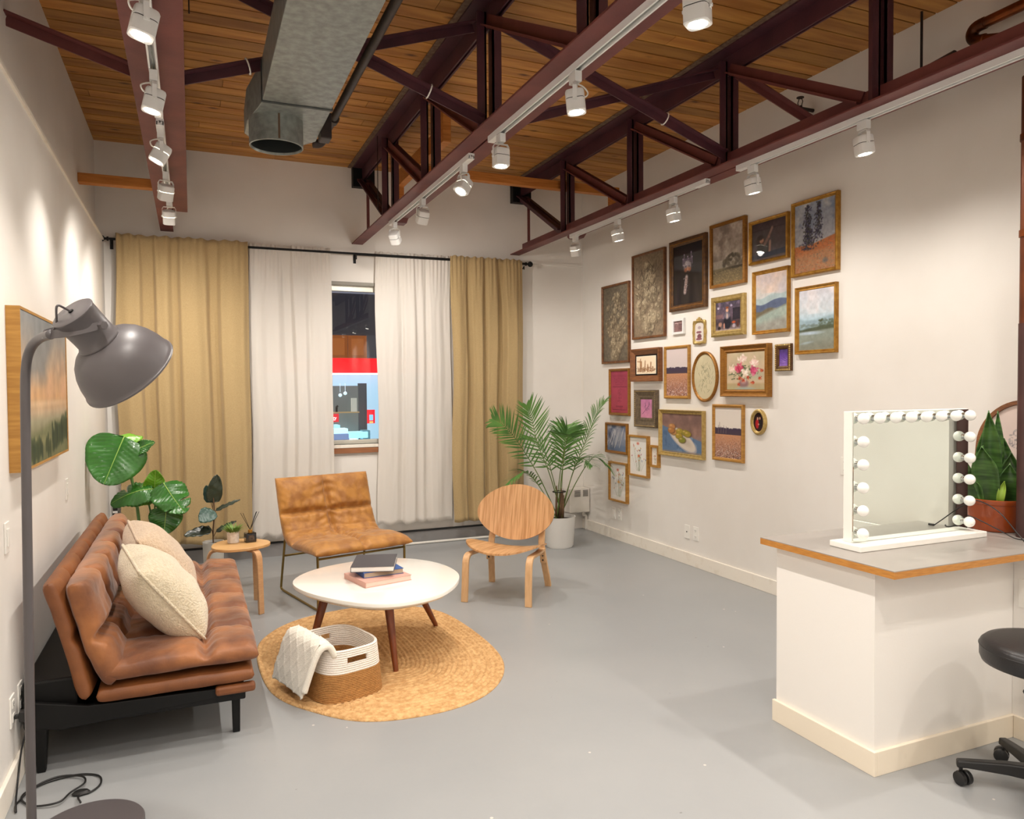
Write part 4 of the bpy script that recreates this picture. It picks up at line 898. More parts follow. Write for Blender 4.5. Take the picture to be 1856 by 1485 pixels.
rw(5.136, 5.504, 1.4, 1.853, 'pink tinted wildflower field photo in a beaded gold frame, upper one', .026, .028, 'oak', lambda c: P_field(c, 0), 'd3c4c2', beads=(.010, .011, .004, 'gold'))
rw(4.185, 4.718, 1.423, 1.811, 'bouquet of pink and white peonies in a heavy gold frame', .055, .05, 'oldgold', P_bouquet, 'b9aa8c', prof=[(0, 0), (0, .9), (.10, 1.), (.22, .9), (.45, .62), (.62, .6), (.75, .68), (.9, .55), (1, .42)], beads=(.004, .010, .0035, 'oldgold'))
rw(3.985, 4.15, 1.607, 1.797, 'small violet picture in a thick gold basketweave frame', .036, .025, 'bronze', P_violet, '5a3c8c', beads=(.009, .014, .0075, 'pale'))
rw(6.066, 6.444, 1.228, 1.683, 'crimson printed broadsheet in a narrow brown frame', .026, .03, 'oldgold', P_redprint, 'a04458')
rw(5.598, 5.966, 1.133, 1.477, 'pink print of a dark sprig in a wide grey brown frame', .088, .04, 'grey', P_sprig, 'c07a9c', beads=(.014, .018, .006, 'pale'), prof=scoop)
rw(6.104, 6.519, .852, 1.152, 'small blue and white crashing wave painting in a brown frame', .026, .03, 'oldgold', P_waves, '8a90a0')
rw(5.74, 6.084, .669, 1.052, 'wildflower watercolour on white, between the wave and fruit paintings', .017, .035, 'oak', lambda c: P_wild(c, 0), 'e8e4de', prof=flat, seed=2)
rw(5.575, 5.723, .78, .977, 'tiny flower print squeezed left of the plate of fruit painting', .020, .03, 'oak', lambda c: P_wild(c, 2), 'e6ded4', prof=flat, seed=6)
rw(4.938, 5.572, .903, 1.304, 'painting of a white plate of yellow fruit in an olive gold frame', .035, .038, 'pale', P_fruit, '7c5f58', prof=scoop)
rw(4.47, 4.843, .919, 1.362, 'faded wildflower field photo in a beaded gold frame, lower one', .026, .028, 'oak', lambda c: P_field(c, 1), 'd8cfc6', beads=(.010, .011, .004, 'gold'), seed=9)
rw(6.099, 6.445, .383, .77, 'lowest wildflower watercolour in a thin oak frame near the palm', .017, .035, 'oak', lambda c: P_wild(c, 1), 'e8e5e0', prof=flat, seed=8)
rw(4.776, 5.112, 1.377, 1.787, 'oval gold frame with a pressed botanical on cream', .024, .025, 'oldgold', P_oval, 'c8bd9c', style='oval')
rw(4.234, 4.405, 1.143, 1.333, 'tiny oval gold rope frame with two figures in red and black', .026, .022, 'pale', P_cameo, '3a1814', style='oval', beads=(.012, .016, .0095, 'pale'))
# the sepia sketch has a black slip inside its frame, the left wall its own landscape
frame((XL+.0005, 3.94, 1.51), 1.14, .64, LW, 'large cloudy landscape in a deep orange wood frame on the left wall', .010, .048, 'oak', P_vista, '9a8c7c', prof=flat, cdep=.92, gloss=False, name='landscape_painting', cat='painting')
# ================================================================ SOFA
m_sofa = mat('cognac_faux_suede', '683818', .5, c2='a46634', nscale=4.5, ndetail=10, ramp=(.38, .64), bump=.2, bscale=42, sheen=.25)
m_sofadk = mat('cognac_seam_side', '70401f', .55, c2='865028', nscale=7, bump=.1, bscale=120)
sf = thing('sofa_bed', 'brown faux suede futon sofa with tufted seat along the left wall', 'sofa', (-.10, 4.27, 0))
W_ = 1.86
# seat: path runs front edge -> back edge in local (y,z); pad width along local x -> rotate so width lies along world Y
def sofapad(name, path, T1, T2, ss, sw, m=m_sofa, **k):
    o = pad(name, m, sf, path, W_, nu=64, nw=150, T1=T1, T2=T2, ss=ss, sw=sw, **k)
    o.rotation_euler = (0, 0, PI/2); return o
# with rz=+90deg: local x -> world Y, local y -> world -X  (so y = -X)
ch = [i/6 for i in range(1, 6)]
sofapad('seat_cushion', [(-.345, .368), (-.10, .372), (.235, .365)], .062, .045, (.36,), ch, groove=.75, sig=.026, wr=.010, wsc=7, pw=12, ee=.36, gather=.0022, seed=1)
sofapad('seat_base', [(-.325, .285), (.27, .285)], .036, .038, (), (), m=m_sofadk, wr=.003, pw=22, ee=.33, seed=2)
sofapad('back_cushion', [(.215, .33), (.275, .47), (.315, .62), (.345, .745)], .075, .045, (.46,), ch, groove=.72, sig=.028, wr=.009, wsc=7, pw=12, ee=.36, gather=.0022, seed=3)
sofapad('back_panel', [(.305, .285), (.345, .47), (.395, .66), (.425, .755)], .035, .040, (.5,), ch, m=m_sofadk, groove=.5, wr=.003, pw=16, ee=.33, seed=4)
b = MB()
b.box(-.50, .29, -.90, .90, .175, .215)
b.build('base_frame', M['black'], sf, bevel=.006)
MB().prism([(.30, .205), (.30, .235), (-.30, .25), (-.52, .30), (-.52, .20), (-.40, .17)], -.905, -.880, lambda u, v, d: (u, d, v)).build('side_rail', M['black'], sf, bevel=.004)
MB().prism([(.30, .205), (.30, .235), (-.30, .25), (-.52, .30), (-.52, .20), (-.40, .17)], .880, .905, lambda u, v, d: (u, d, v)).build('side_rail', M['black'], sf, bevel=.004)
MB().box(-.53, -.34, -.86, .86, .17, .36).build('storage_box', M['black'], sf, bevel=.01)
MB().box(.17, .33, -.925, -.885, .21, .25).build('front_block', m_sofadk, sf, bevel=.012)
MB().box(.17, .33, .885, .925, .21, .25).build('front_block', m_sofadk, sf, bevel=.012)
for x, y in ((.255, -.80), (.255, .80), (-.47, -.86), (-.47, .86)):
    q = MB(); q.rings([[(x+s*r, y+u*r, z) for s, u in ((-1, -1), (1, -1), (1, 1), (-1, 1))] for z, r in ((0, .015), (.18, .018 if x > 0 else .026))], True, True)
    q.build('leg', M['black'], sf, bevel=.004)
# pillows
m_boucle = mat('cream_boucle', 'e6d8bc', .95, c2='d8c8a8', nscale=90, bump=.9, bscale=140, sheen=.5)
m_boucle2 = mat('pinkish_cream_boucle', 'dec4a6', .95, c2='cfb292', nscale=90, bump=.9, bscale=140, sheen=.5)
def pillow(loc, R, label, m, s=.46, th=.085, seed=0):
    t = thing('throw_pillow', label, 'cushion', loc, 0, 'boucle cushions on the sofa')
    n = 44; mb = MB()
    def pt(u, v, side):
        a, b_ = 2*u-1, 2*v-1
        e = (max(0, 1-abs(a)**2.6)*max(0, 1-abs(b_)**2.6))**.5
        ear = 1-.05*(abs(a)*abs(b_))**3-.045*(1-abs(b_)**2)*abs(a)**4-.045*(1-abs(a)**2)*abs(b_)**4
        p = Vector((a*s/2*(ear), b_*s/2*(ear if True else 1), side*th*e))
        q = mnoise.noise(Vector((a*2.2+seed, b_*2.2, side*3+seed))); p.z += side*.010*q*e
        return R @ p
    for side in (1, -1): mb.grid(n, n, lambda u, v: pt(u, v, side))
    mb.build('pillow_body', m, t, smooth='all', merge=True)
    edge = [(i/20, 0) for i in range(20)]+[(1, i/20) for i in range(20)]+[(1-i/20, 1) for i in range(20)]+[(0, 1-i/20) for i in range(20)]
    MB().tube([pt(u, v, 1) for u, v in edge], .0065, 8, closed=True).build('piping', m, t, smooth='all')
    return t
def rot(ax, ay, az): return (Matrix.Rotation(az, 3, 'Z') @ Matrix.Rotation(ay, 3, 'Y') @ Matrix.Rotation(ax, 3, 'X'))
pillow((-.135, 3.69, .600), rot(0, math.radians(53), math.radians(8)) @ Matrix.Rotation(math.radians(8), 3, 'Z'), 'nearer cream boucle cushion leaning at the camera end of the sofa', m_boucle, .45, .125, 1)
pillow((-.165, 4.22, .625), rot(0, math.radians(55), math.radians(6)) @ Matrix.Rotation(math.radians(6), 3, 'Z'), 'farther pinkish cream boucle cushion behind the nearer one on the sofa', m_boucle2, .45, .12, 4)
# ================================================================ ARMCHAIR
m_arm = mat('mustard_faux_suede', '96601f', .55, c2='b27a30', nscale=13, ndetail=10, ramp=(.4, .62), bump=.22, bscale=38, sheen=.25)
ac = thing('lounge_chair', 'armless mustard suede lounge chair on a thin brass frame', 'chair', (1.00, 5.52, 0), math.radians(14))
pth = [(-.40, .395), (-.30, .402), (-.15, .395), (.0, .385), (.12, .392), (.19, .43), (.235, .50), (.27, .58), (.305, .68), (.34, .80), (.352, .845)]
pad('upholstery', m_arm, ac, pth, .74, nu=130, nw=100, T1=.062, T2=.032, ss=(.425, .735), sw=(.5,), groove=.62, sig=.022, wr=.010, wsc=7, pw=9, gather=.0035, seed=5)
for s in (-1, 1):
    x = s*.33
    q = MB(); q.tube(catmull([(x, -.33, .40), (x, -.335, .30), (x, -.33, .05)], 5, False)[:-1]+catmull([(x, -.33, .04), (x, -.325, .014), (x, -.295, .008)], 4, False)+[(x, .32, .008)]+catmull([(x, .345, .010), (x, .365, .020), (x, .362, .05)], 4, False)+[(x, .27, .40), (x, .33, .80)], .0085, 10)
    q.build('side_frame', M['brass'], ac, smooth='all')
MB().tube([(-.33, .302, .27), (.33, .302, .27)], .0075, 10).build('rear_rail', M['brass'], ac, smooth='all')
MB().tube([(-.33, .27, .385), (.33, .27, .385)], .0075, 10).tube([(-.33, -.335, .355), (.33, -.335, .355)], .0075, 10).build('seat_rail', M['brass'], ac, smooth='all')
# ================================================================ COFFEE TABLE, BOOKS
ct = thing('coffee_table', 'white rounded triangular coffee table on three tapered walnut legs', 'table', (.96, 4.2, 0))
out = catmull([(.50-.96, 4.31-4.2, 0), (.60-.96, 3.97-4.2, 0), (.86-.96, 3.69-4.2, 0), (1.18-.96, 3.74-4.2, 0), (1.40-.96, 4.05-4.2, 0), (1.405-.96, 4.38-4.2, 0), (1.25-.96, 4.63-4.2, 0), (.98-.96, 4.70-4.2, 0), (.66-.96, 4.58-4.2, 0)], 10)
b = MB(); R_ = []
for z, k in ((.372, .90), (.388, .975), (.400, 1.0), (.412, 1.0), (.4175, .996), (.419, .985)): R_.append([Vector((p.x*k, p.y*k, z)) for p in out])
b.rings(R_, True, True)
b.build('table_top', mat('white_lacquer', 'f1eee6', .12, coat=.3), ct, smooth=True, angle=30)
m_wal = mat('walnut', '6b3216', .4, c2='82431f', nscale=6, stretch=(8, 8, 1), coat=.2)
for (x, y), (tx, ty) in (((.965, 3.835), (.96, 3.97)), ((1.385, 4.475), (1.20, 4.38)), ((.555, 4.16), (.68, 4.25))):
    q = MB(); q.tube([(x-.96, y-4.2, .0105), (x-.96, y-4.2, .016), (tx-.96, ty-4.2, .372)], [.013, .014, .027], 18)
    q.build('leg', m_wal, ct, smooth=True)
def book(cx, cy, z, w_, d_, h, a, cc, label, pc='efe9dc', cr=.5, lift=0):
    t = thing('book', label, 'book', (cx, cy, z), math.radians(a), 'books stacked on the coffee table')
    mcov = mat(label[:12]+'_cover', cc, cr)
    q = MB(); q.box(-w_/2, w_/2, -d_/2, d_/2, 0, .0025).box(-w_/2, w_/2, -d_/2, d_/2, h-.0025, h).box(-w_/2, -w_/2+.003, -d_/2, d_/2, .0025, h-.0025)
    q.build('cover', mcov, t, bevel=.0008)
    MB().box(-w_/2+.003, w_/2-.004, -d_/2+.004, d_/2-.004, .0025, h-.0025).build('pages', mat(label[:12]+'_pages', pc, .85, bump=.25, bscale=300, bstretch=(.1, .1, 6)), t)
book(.955, 4.185, .4195, .285, .275, .030, 14, 'd9a798', 'pink covered book at the bottom of the stack on the table', 'ead2c2')
book(.965, 4.235, .450, .235, .225, .030, 6, '2d5596', 'bright blue book in the middle of the stack on the table', 'b9a890')
book(.957, 4.265, .4805, .240, .315, .030, -18, '4a484c', 'charcoal covered book on top of the stack on the table', 'f2efe8')
# ================================================================ RUG
rp = [(.311, 4.429), (.399, 4.748), (.63, 4.99), (1.016, 5.09), (1.306, 4.997), (1.513, 4.748), (1.58, 4.209), (1.545, 3.75), (1.364, 3.43), (1.087, 3.282), (.735, 3.305), (.513, 3.495), (.336, 3.836)]
ro = catmull([(x, y, 0) for x, y in rp], 14); rc = Vector((.96, 4.2, 0)); nR = 118
m_rug = mat('braided_jute', 'd8ae78', .9, c2='bb8e59', nscale=38, ndetail=3, bump=.8, bscale=90)
b = MB(); R_ = []
core = [Vector((.96+.02*math.cos(2*PI*i/len(ro)), 4.2+.26*math.sin(2*PI*i/len(ro)), 0)) for i in range(len(ro))]
# align core angularly with outline
core = []
for p in ro:
    d = p-rc; core.append(Vector((rc.x+.012*d.x, rc.y+max(-.22, min(.22, d.y*.30)), 0)))
R_.append([Vector((p.x, p.y, .0005))for p in ro])
coils = 25
for i in range(nR+1):
    t_ = 1-i/nR
    ph = (i/nR*coils) % 1.
    h = .001+.0105*math.sin(PI*ph)**.5 if 0 < i < nR else .003
    R_.append([Vector((c.x+(p.x-c.x)*t_, c.y+(p.y-c.y)*t_, h)) for p, c in zip(ro, core)])
b.rings(R_, False, True)
rug = tag(b.build('jute_rug', m_rug, None, smooth='all', at=(.96, 4.2, 0)), 'oval braided jute rug under the white coffee table', 'rug')
# ================================================================ BASKET AND BLANKET
bk = thing('rope_basket', 'rope basket, tan below and white above, holding a folded blanket', 'basket', (.655, 3.775, .0085), math.radians(17))
def bkpt(a, z, r_):
    c, s = math.cos(a), math.sin(a); n_ = 3.4; q = (abs(c)**n_+abs(s)**n_)**(-1/n_); k = z/.245
    ax = .182-.026*k; ay = .215-.012*k
    return Vector((c*q*(ax-r_), s*q*(ay-r_), z))
def wall_(z0, z1, coil, off, slots=False):
    mb = MB(); na = 96; zs = []; z = z0
    nz = int(round((z1-z0)/coil)); pts = []
    for i in range(nz*6+1):
        ph = (i % 6)/6; zz = z0+(z1-z0)*i/(nz*6); pts.append((zz, .0035*(1-math.sin(PI*ph)**.7)))
    ins = [(zz, .013-.0035*(1-math.sin(PI*((i % 6)/6))**.7)+.0) for i, (zz, _) in enumerate(pts)]
    O = [[bkpt(2*PI*k/na, zz, r_) for k in range(na)] for zz, r_ in pts]; I_ = [[bkpt(2*PI*k/na, zz, r_) for k in range(na)] for zz, r_ in ins]
    def quad(Ra, Rb, k): a, b_ = Ra[k], Ra[(k+1) % na]; c, d = Rb[(k+1) % na], Rb[k]; return [a, b_, c, d]
    def hole(k, zz):
        ang = (k+.5)/na*2*PI
        if not slots: return False
        return .178 < zz < .207 and (abs(((ang-PI/2+PI) % (2*PI))-PI) < .33 or abs(((ang+PI/2-.0+PI) % (2*PI))-PI) < .33)
    for i in range(len(O)-1):
        for k in range(na):
            if hole(k, (pts[i][0]+pts[i+1][0])/2): continue
            mb.add(quad(O[i], O[i+1], k), [(0, 1, 2, 3)]); mb.add(quad(I_[i], I_[i+1], k), [(3, 2, 1, 0)])
            # close hole rims
            for kk, ed in ((k-1, 0), (k+1, 1)):
                if hole(kk % na, (pts[i][0]+pts[i+1][0])/2):
                    q = k if ed == 0 else (k+1) % na; mb.add([O[i][q], O[i+1][q], I_[i+1][q], I_[i][q]], [(0, 1, 2, 3)])
            if i > 0 and hole(k, (pts[i-1][0]+pts[i][0])/2): mb.add(quad(O[i], I_[i], k), [(0, 1, 2, 3)])
            if i < len(O)-2 and hole(k, (pts[i+1][0]+pts[i+2][0])/2): mb.add(quad(O[i+1], I_[i+1], k), [(0, 1, 2, 3)])
    mb.rings([O[0], I_[0]]); mb.rings([O[-1], I_[-1]])
    return mb
wall_(.0, .132, .0085, 0).build('tan_rope_base', mat('tan_cotton_rope', 'b5834a', .9, c2='a37440', nscale=60, bump=.5, bscale=160), bk, smooth='all', merge=True)
wall_(.132, .245, .0103, 0, True).build('white_rope_rim', mat('white_cotton_rope', 'eee6dc', .9, bump=.5, bscale=160), bk, smooth='all', merge=True)
b = MB(); b.rings([[bkpt(2*PI*k/64, .006, r_) for k in range(64)] for r_ in (.010, .10, .178)], False, True); b.build('basket_floor', mat('tan_rope_floor', 'a9783f', .9, bump=.6, bscale=90), bk, smooth='all')
m_knit = mat('cream_knit', 'eee8da', .95, bump=.5, bscale=260, sheen=.3)
bl = thing('folded_blanket', 'cream diamond knit blanket folded over the basket rim', 'blanket', (.510, 3.735, .0085), math.radians(17))
def blanket(off, x0, x1, name, zdrop, seed):
    """sheet folded over the rim: cross-section in local (x outward = -x , z), length along local y"""
    prof = [(.055+off*.2, .165), (.052, .22), (.040, .262+off), (.018, .285+off), (-.010, .288+off), (-.034-off, .272+off*.5), (-.052-off, .235), (-.072-off, .17), (-.092-off, .11), (-.103-off, zdrop)]
    C = catmull([(x, 0, z) for x, z in prof], 6, False); n = len(C)
    def f(u, v):
        c = C[min(n-1, int(round(v*(n-1))))]; y = x0+(x1-x0)*u
        D = abs(((u*4.2+v*6.0) % 1)-.5)*2; E = abs(((u*4.2-v*6.0) % 1)-.5)*2
        rib = .0055*(max(0, 1-abs(D-1)*6)+max(0, 1-abs(E-1)*6))
        nx = (c.x+.02); nn = Vector((-1 if v > .5 else 0, 0, 1 if v < .75 else .2)).normalized()
        w_ = .005*mnoise.noise(Vector((u*3+seed, v*3, seed)))
        return Vector((c.x, y+.03*v, c.z-.012*(1-math.sin(PI*u)**.3)))+nn*(rib+w_)
    return MB().grid(90, n, f).build(name, m_knit, bl, smooth='all', solid=.008)
for i in range(3): blanket(-.011*i+.004, -.175+.006*i, .165-.004*i, 'blanket_layer', .055+.012*i, i)
# rolled fold at the near edge
q = MB()
q.tube(catmull([(.045, -.178, .22), (.018, -.178, .27), (-.02, -.178, .272), (-.05, -.17, .23), (-.078, -.16, .15), (-.10, -.15, .075)], 6, False), .016, 10)
q.build('rolled_edge', m_knit, bl, smooth='all')
# ================================================================ SIDE TABLE
m_birch = mat('birch_veneer', 'd9ac74', .42, c2='cb9b62', nscale=5, stretch=(1, 10, 1), coat=.1)
m_birch2 = mat('birch_edge', 'd6a878', .45, c2='c4946a', nscale=30, stretch=(1, 1, 12))
st = thing('side_table', 'small birch side table with bentwood legs between sofa and lounge chair', 'side table', (.285, 5.41, 0), math.radians(0))
o3 = catmull([(.190*math.cos(a), .185*math.sin(a), 0) for a in np.linspace(0, 2*PI, 13)[:-1]], 5)
o3 = [Vector((p.x*(1+.05*math.cos(3*math.atan2(p.y, p.x)+.5)), p.y*(1+.05*math.cos(3*math.atan2(p.y, p.x)+.5)), 0)) for p in o3]
b = MB(); b.rings([[Vector((p.x*k, p.y*k, z)) for p in o3] for z, k in ((.430, .985), (.433, 1), (.447, 1), (.450, .988))], True, True); b.build('table_top', m_birch, st, smooth=True, angle=30)
def bent(mb, ax, ay, r0, rf, top, w_=.045, t_=.018):
    d = Vector((ax, ay, 0)).normalized(); P_ = catmull([d*r0+Vector((0, 0, top)), d*(r0+.07)+Vector((0, 0, top)), d*(rf-.035)+Vector((0, 0, top-.004)), d*(rf-.010)+Vector((0, 0, top-.028)), d*rf+Vector((0, 0, top-.07)), d*(rf+.004)+Vector((0, 0, top-.16)), d*(rf+.012)+Vector((0, 0, 0))], 5, False)
    n_ = len(P_); return mb.sweep(P_, (-d.y, d.x, 0), w_, t_, taper=lambda k: 1-.22*max(0, k-.4))
for a in (-57, 57, 180): bent(MB(), math.cos(math.radians(a)), math.sin(math.radians(a)), .03, .205, .4195).build('leg', m_birch2, st, smooth=True, bevel=.003, angle=30)
# ================================================================ WOODEN CHAIR
m_oak = mat('oak_veneer', 'cfa070', .42, c2='b08050', nscale=4, ndetail=9, stretch=(16, 1, .9), coat=.12, ramp=(.4, .62))
m_oak2 = mat('oak_bentwood', 'd8ae80', .45, c2='cba072', nscale=8, stretch=(8, 8, 1))
wc = thing('easy_chair', 'low oak plywood chair with an oval back and curved seat', 'chair', (2.10, 4.99, 0), math.radians(-40.5))
def shell(f, n=30, m=64):
    """elliptical plywood shell from polar grid with thickness; f(x,y)->(point, normal)"""
    return None
def disc(fx, th, name, mm, ang_off=0):
    mb = MB(); n, rr = 72, 14; top = []; bot = []
    for j in range(1, rr+1):
        a_ = []; b_ = []
        for i in range(n):
            p, nn = fx(j/rr, 2*PI*i/n); a_.append(p+nn*th/2); b_.append(p-nn*th/2)
        top.append(a_); bot.append(b_)
    mb.rings(list(reversed(top))+[], False, True); mb.rings(list(reversed(bot)), False, True); mb.rings([top[-1], bot[-1]])
    return mb.build(name, mm, wc, smooth=True, merge=True, angle=40)
def backf(r, a):
    x = r*math.cos(a)*.300*(1+.02*math.sin(a)); zz = r*math.sin(a)*.200*(1-.05*math.cos(2*a))
    y = .04*(-(x/.30)**2)*1.0; tl = math.radians(17)
    p = Vector((x, .225+y+zz*math.sin(tl), .565+zz*math.cos(tl))); return p, Vector((0, -math.cos(tl), math.sin(tl)))
def seatf(r, a):
    x = r*math.cos(a)*.295; y = r*math.sin(a)*.255
    z = .335+.055*(abs(x)/.295)**2.2-.03*(y/.255)+.012*(y/.255)**2*0-.015*max(0, -y/.255)**3
    return Vector((x, -.045+y, z)), Vector((0, .1, 1)).normalized()
disc(backf, .012, 'backrest', m_oak); disc(seatf, .012, 'seat', m_oak)
for s in (-1, 1):
    x = s*.225
    P_ = catmull([(x*.92, .20, .300), (x*.96, .05, .305), (x, -.12, .318), (x*1.02, -.205, .322), (x*1.03, -.245, .300), (x*1.03, -.262, .25), (x*1.03, -.275, .12), (x*1.04, -.285, 0)], 6, False)
    MB().sweep(P_, (1, 0, 0), .048, .020).build('front_leg', m_oak2, wc, smooth=True, bevel=.003, angle=30)
    P_ = catmull([(x*.84, .275, .52), (x*.86, .235, .42), (x*.88, .205, .33), (x*.92, .225, .22), (x*.98, .275, .06), (x*1.0, .29, 0)], 6, False)
    lg = MB().sweep(P_, (1, 0, 0), .046, .024).build('rear_leg', m_oak2, wc, smooth=True, bevel=.003, angle=30)
    MB().sweep(catmull([(x*.94, .13, .303), (x*.94, .165, .298), (x*.94, .183, .26), (x*.945, .19, .20)], 5, False), (1, 0, 0), .042, .014).build('seat_bracket', m_oak2, wc, smooth=True, bevel=.003, angle=30)
    for z in (.255, .22): MB().tube([(x*.945, .176+(.26-z)*.1, z), (x*.945, .182+(.26-z)*.1, z)], .007, 12).build('bolt', M['dark'], wc)
# ================================================================ PLANTS
def gmat(name, c1, c2, rough=.35, **k): return mat(name, c1, rough, c2=c2, nscale=k.pop('nscale', 6), **k)
m_palm = gmat('palm_green', '3f6b2c', '5f8a3c', .5); m_stem = gmat('palm_stem', '4d6a2c', '6b7c38', .5); m_husk = gmat('palm_husk', '4a3424', '6d5236', .8)
pp = thing('potted_palm', 'tall feathery palm in a white pot in the right back corner', 'palm', (3.175, 6.29, 0))
MB().lathe([(.001, 0), (.120, 0), (.132, .02), (.150, .285), (.153, .290), (.146, .290), (.143, .25), (.001, .25)], 40).build('pot', mat('matte_white_pot', 'e9e7e2', .5), pp, smooth=True)
MB().lathe([(.143, .255), (.001, .265)], 24).build('soil', mat('soil', '2c211a', .95, bump=.8, bscale=60), pp)
def frond(name, pts, n_leaf, L0, parent, m, ms, droop=.4, w_=.0075, seed=0, start=.3, up_=(0, 0, 1), fold_=.5):
    r = random.Random(seed); C = catmull(pts, 10, False); n = len(C); st_ = MB(); st_.tube(C, [.0055-.0045*i/n for i in range(n)], 6)
    o = st_.build(name, ms, parent, smooth='all')
    lf = MB(); upv = Vector(up_)
    for i in range(n_leaf):
        t = start+(1-start)*(i+.5)/n_leaf; k = min(n-2, int(t*(n-1))); f = t*(n-1)-k; p = C[k].lerp(C[k+1], f); d = (C[k+1]-C[k]).normalized()
        tt = (t-start)/(1-start); ln = L0*(.40+.75*math.sin(PI*min(1, tt*.8+.15)))*(.55 if tt > .93 else 1)
        for s in (-1, 1):
            side = d.cross(upv).normalized()*s; nrm = side.cross(d)*s
            ang = math.radians(34+26*(1-tt)+r.uniform(-6, 6)); dr = (d*math.cos(ang)+side*math.sin(ang)+nrm*(fold_*.35)).normalized()
            q = p.copy(); P_ = [q.copy()]; seg = 5
            for j in range(seg): dr = (dr+Vector((0, 0, -droop*.16*(j+1)/seg*(1+.4*r.random())))).normalized(); q = q+dr*ln/seg; P_.append(q.copy())
            wd = d.cross(dr).cross(dr).normalized()
            vs = []; 
            for j, c in enumerate(P_):
                ww = w_*(.5, 1, 1, .85, .55, .04)[j]; vs += [c+wd*ww, c-wd*ww]
            lf.add(vs, [(2*j, 2*j+1, 2*j+3, 2*j+2) for j in range(seg)])
    lf.build('leaflets', m, o, smooth='all')
    return o
B0 = Vector((0, 0, .26))
def fr(name_seed, tip, mid, n=24, L0=.20, **k):
    b0 = B0+Vector((random.uniform(-.04, .04), random.uniform(-.04, .04), 0)); m_ = Vector(mid); t_ = Vector(tip)
    frond('frond', [b0, b0.lerp(m_, .5)+Vector((0, 0, .05)), m_, m_.lerp(t_, .55)+Vector((0, 0, .035)), t_], n, L0, pp, m_palm, m_stem, seed=name_seed, **k)
random.seed(11)
fr(1, (-.66, .02, 1.22), (-.40, .05, 1.00), 26, .20, droop=.1, start=.30, up_=(0, -1, .2))
fr(2, (-.34, -.02, 1.34), (-.22, .0, .98), 22, .22, droop=.0, start=.30, up_=(0, -1, .3))
fr(3, (.46, -.05, 1.36), (.27, -.02, .98), 26, .22, droop=.9, start=.30)
fr(4, (-.10, -.45, 1.06), (.02, -.12, 1.02), 22, .22, droop=1.0, start=.30)
fr(5, (.44, -.20, .72), (.30, -.10, .83), 20, .15, droop=.8, start=.36)
fr(6, (-.62, -.10, .60), (-.35, -.05, .72), 24, .15, droop=.9, start=.30)
fr(7, (.20, .25, 1.12), (.12, .12, .95), 20, .20, droop=.8, start=.30)
fr(8, (-.20, .30, 1.00), (-.08, .15, .90), 20, .20, droop=.8, start=.30)
fr(9, (.12, -.42, .80), (.10, -.18, .82), 16, .15, droop=.9, start=.36)
fr(10, (.08, -.02, 1.10), (.05, -.01, .92), 24, .22, droop=.6, start=.30, up_=(0, -1, .2))
q = MB()
for i in range(9):
    a = random.random()*6.3; r_ = .05*random.random(); q.tube([(r_*math.cos(a), r_*math.sin(a), .25), (r_*math.cos(a)*1.1+.01, r_*math.sin(a)*1.1, .45+.12*random.random())], [.014, .006], 8)
q.build('husk_stems', m_husk, pp, smooth='all')
MB().tube([(.062*math.cos(a), .055*math.sin(a), .52) for a in np.linspace(0, 2*PI, 20)[:-1]], .005, 6, closed=True).build('black_tie', M['black'], pp, smooth='all')
# -------- broad leaves
def leaf(name, m, parent, base, tip, w_, nrm, droop=.1, cup=.15, split=(), nu=15, nv=60, wave=.01, seed=0, rib=None, blunt=.5):
    base, tip = Vector(base), Vector(tip); ax = tip-base; L_ = ax.length; d = ax.normalized(); n_ = Vector(nrm); n_ = (n_-d*n_.dot(d)).normalized(); s_ = d.cross(n_)
    mb = MB(); mid = []
    def f(u, v):
        a = 2*u-1; prof = (math.sin(PI*min(1, v*1.0)**.62))**blunt*(1-v**6*.0); prof = max(.02, prof)
        x = a*w_/2*prof
        for sv, sd, dp in split:
            if a*sd > .1: x *= 1-dp*math.exp(-((v-sv)/.02)**2)*min(1, abs(a)*1.3)
        h = -droop*L_*(v-.15)**2*1.2 + cup*w_*(abs(a)**1.5)*prof*.6 + wave*math.sin(v*14+seed+a*2)*abs(a)+.0045*math.sin(v*70+abs(a)*-16)*min(1, abs(a)*2)
        return base+d*L_*v+s_*x+n_*h
    mb.grid(nu, nv, f); o = mb.build(name, m, parent, smooth='all', solid=.0015)
    if rib: MB().tube([f(.5, v/12)+n_*.0015 for v in range(13)], [.004-.0028*i/12 for i in range(13)], 6).build('midrib', rib, o, smooth='all')
    return o
m_bl = gmat('strelitzia_green', '25571a', '357424', .28, coat=.25, nscale=4); m_blu = gmat('bright_leaf_green', '5c9a1c', '74b02a', .3, coat=.2); m_bst = gmat('leaf_stalk', '4f7d3c', '5d8c46', .4); m_rib = mat('pale_midrib', '9cc05c', .4)
bp = thing('broad_leaf_plant', 'large glossy broad leaved plant behind the far end of the sofa', 'plant', (-.323, 5.65, .1545))
bp.scale = (.897,)*3
MB().lathe([(.001, -.172), (.11, -.172), (.14, .26), (.135, .26), (.13, .23), (.001, .23)], 32).build('pot', mat('grey_pot', '8f8c86', .6), bp, smooth=True)
def o_(x, z, y=0.): return Vector((x+.36, y, z))
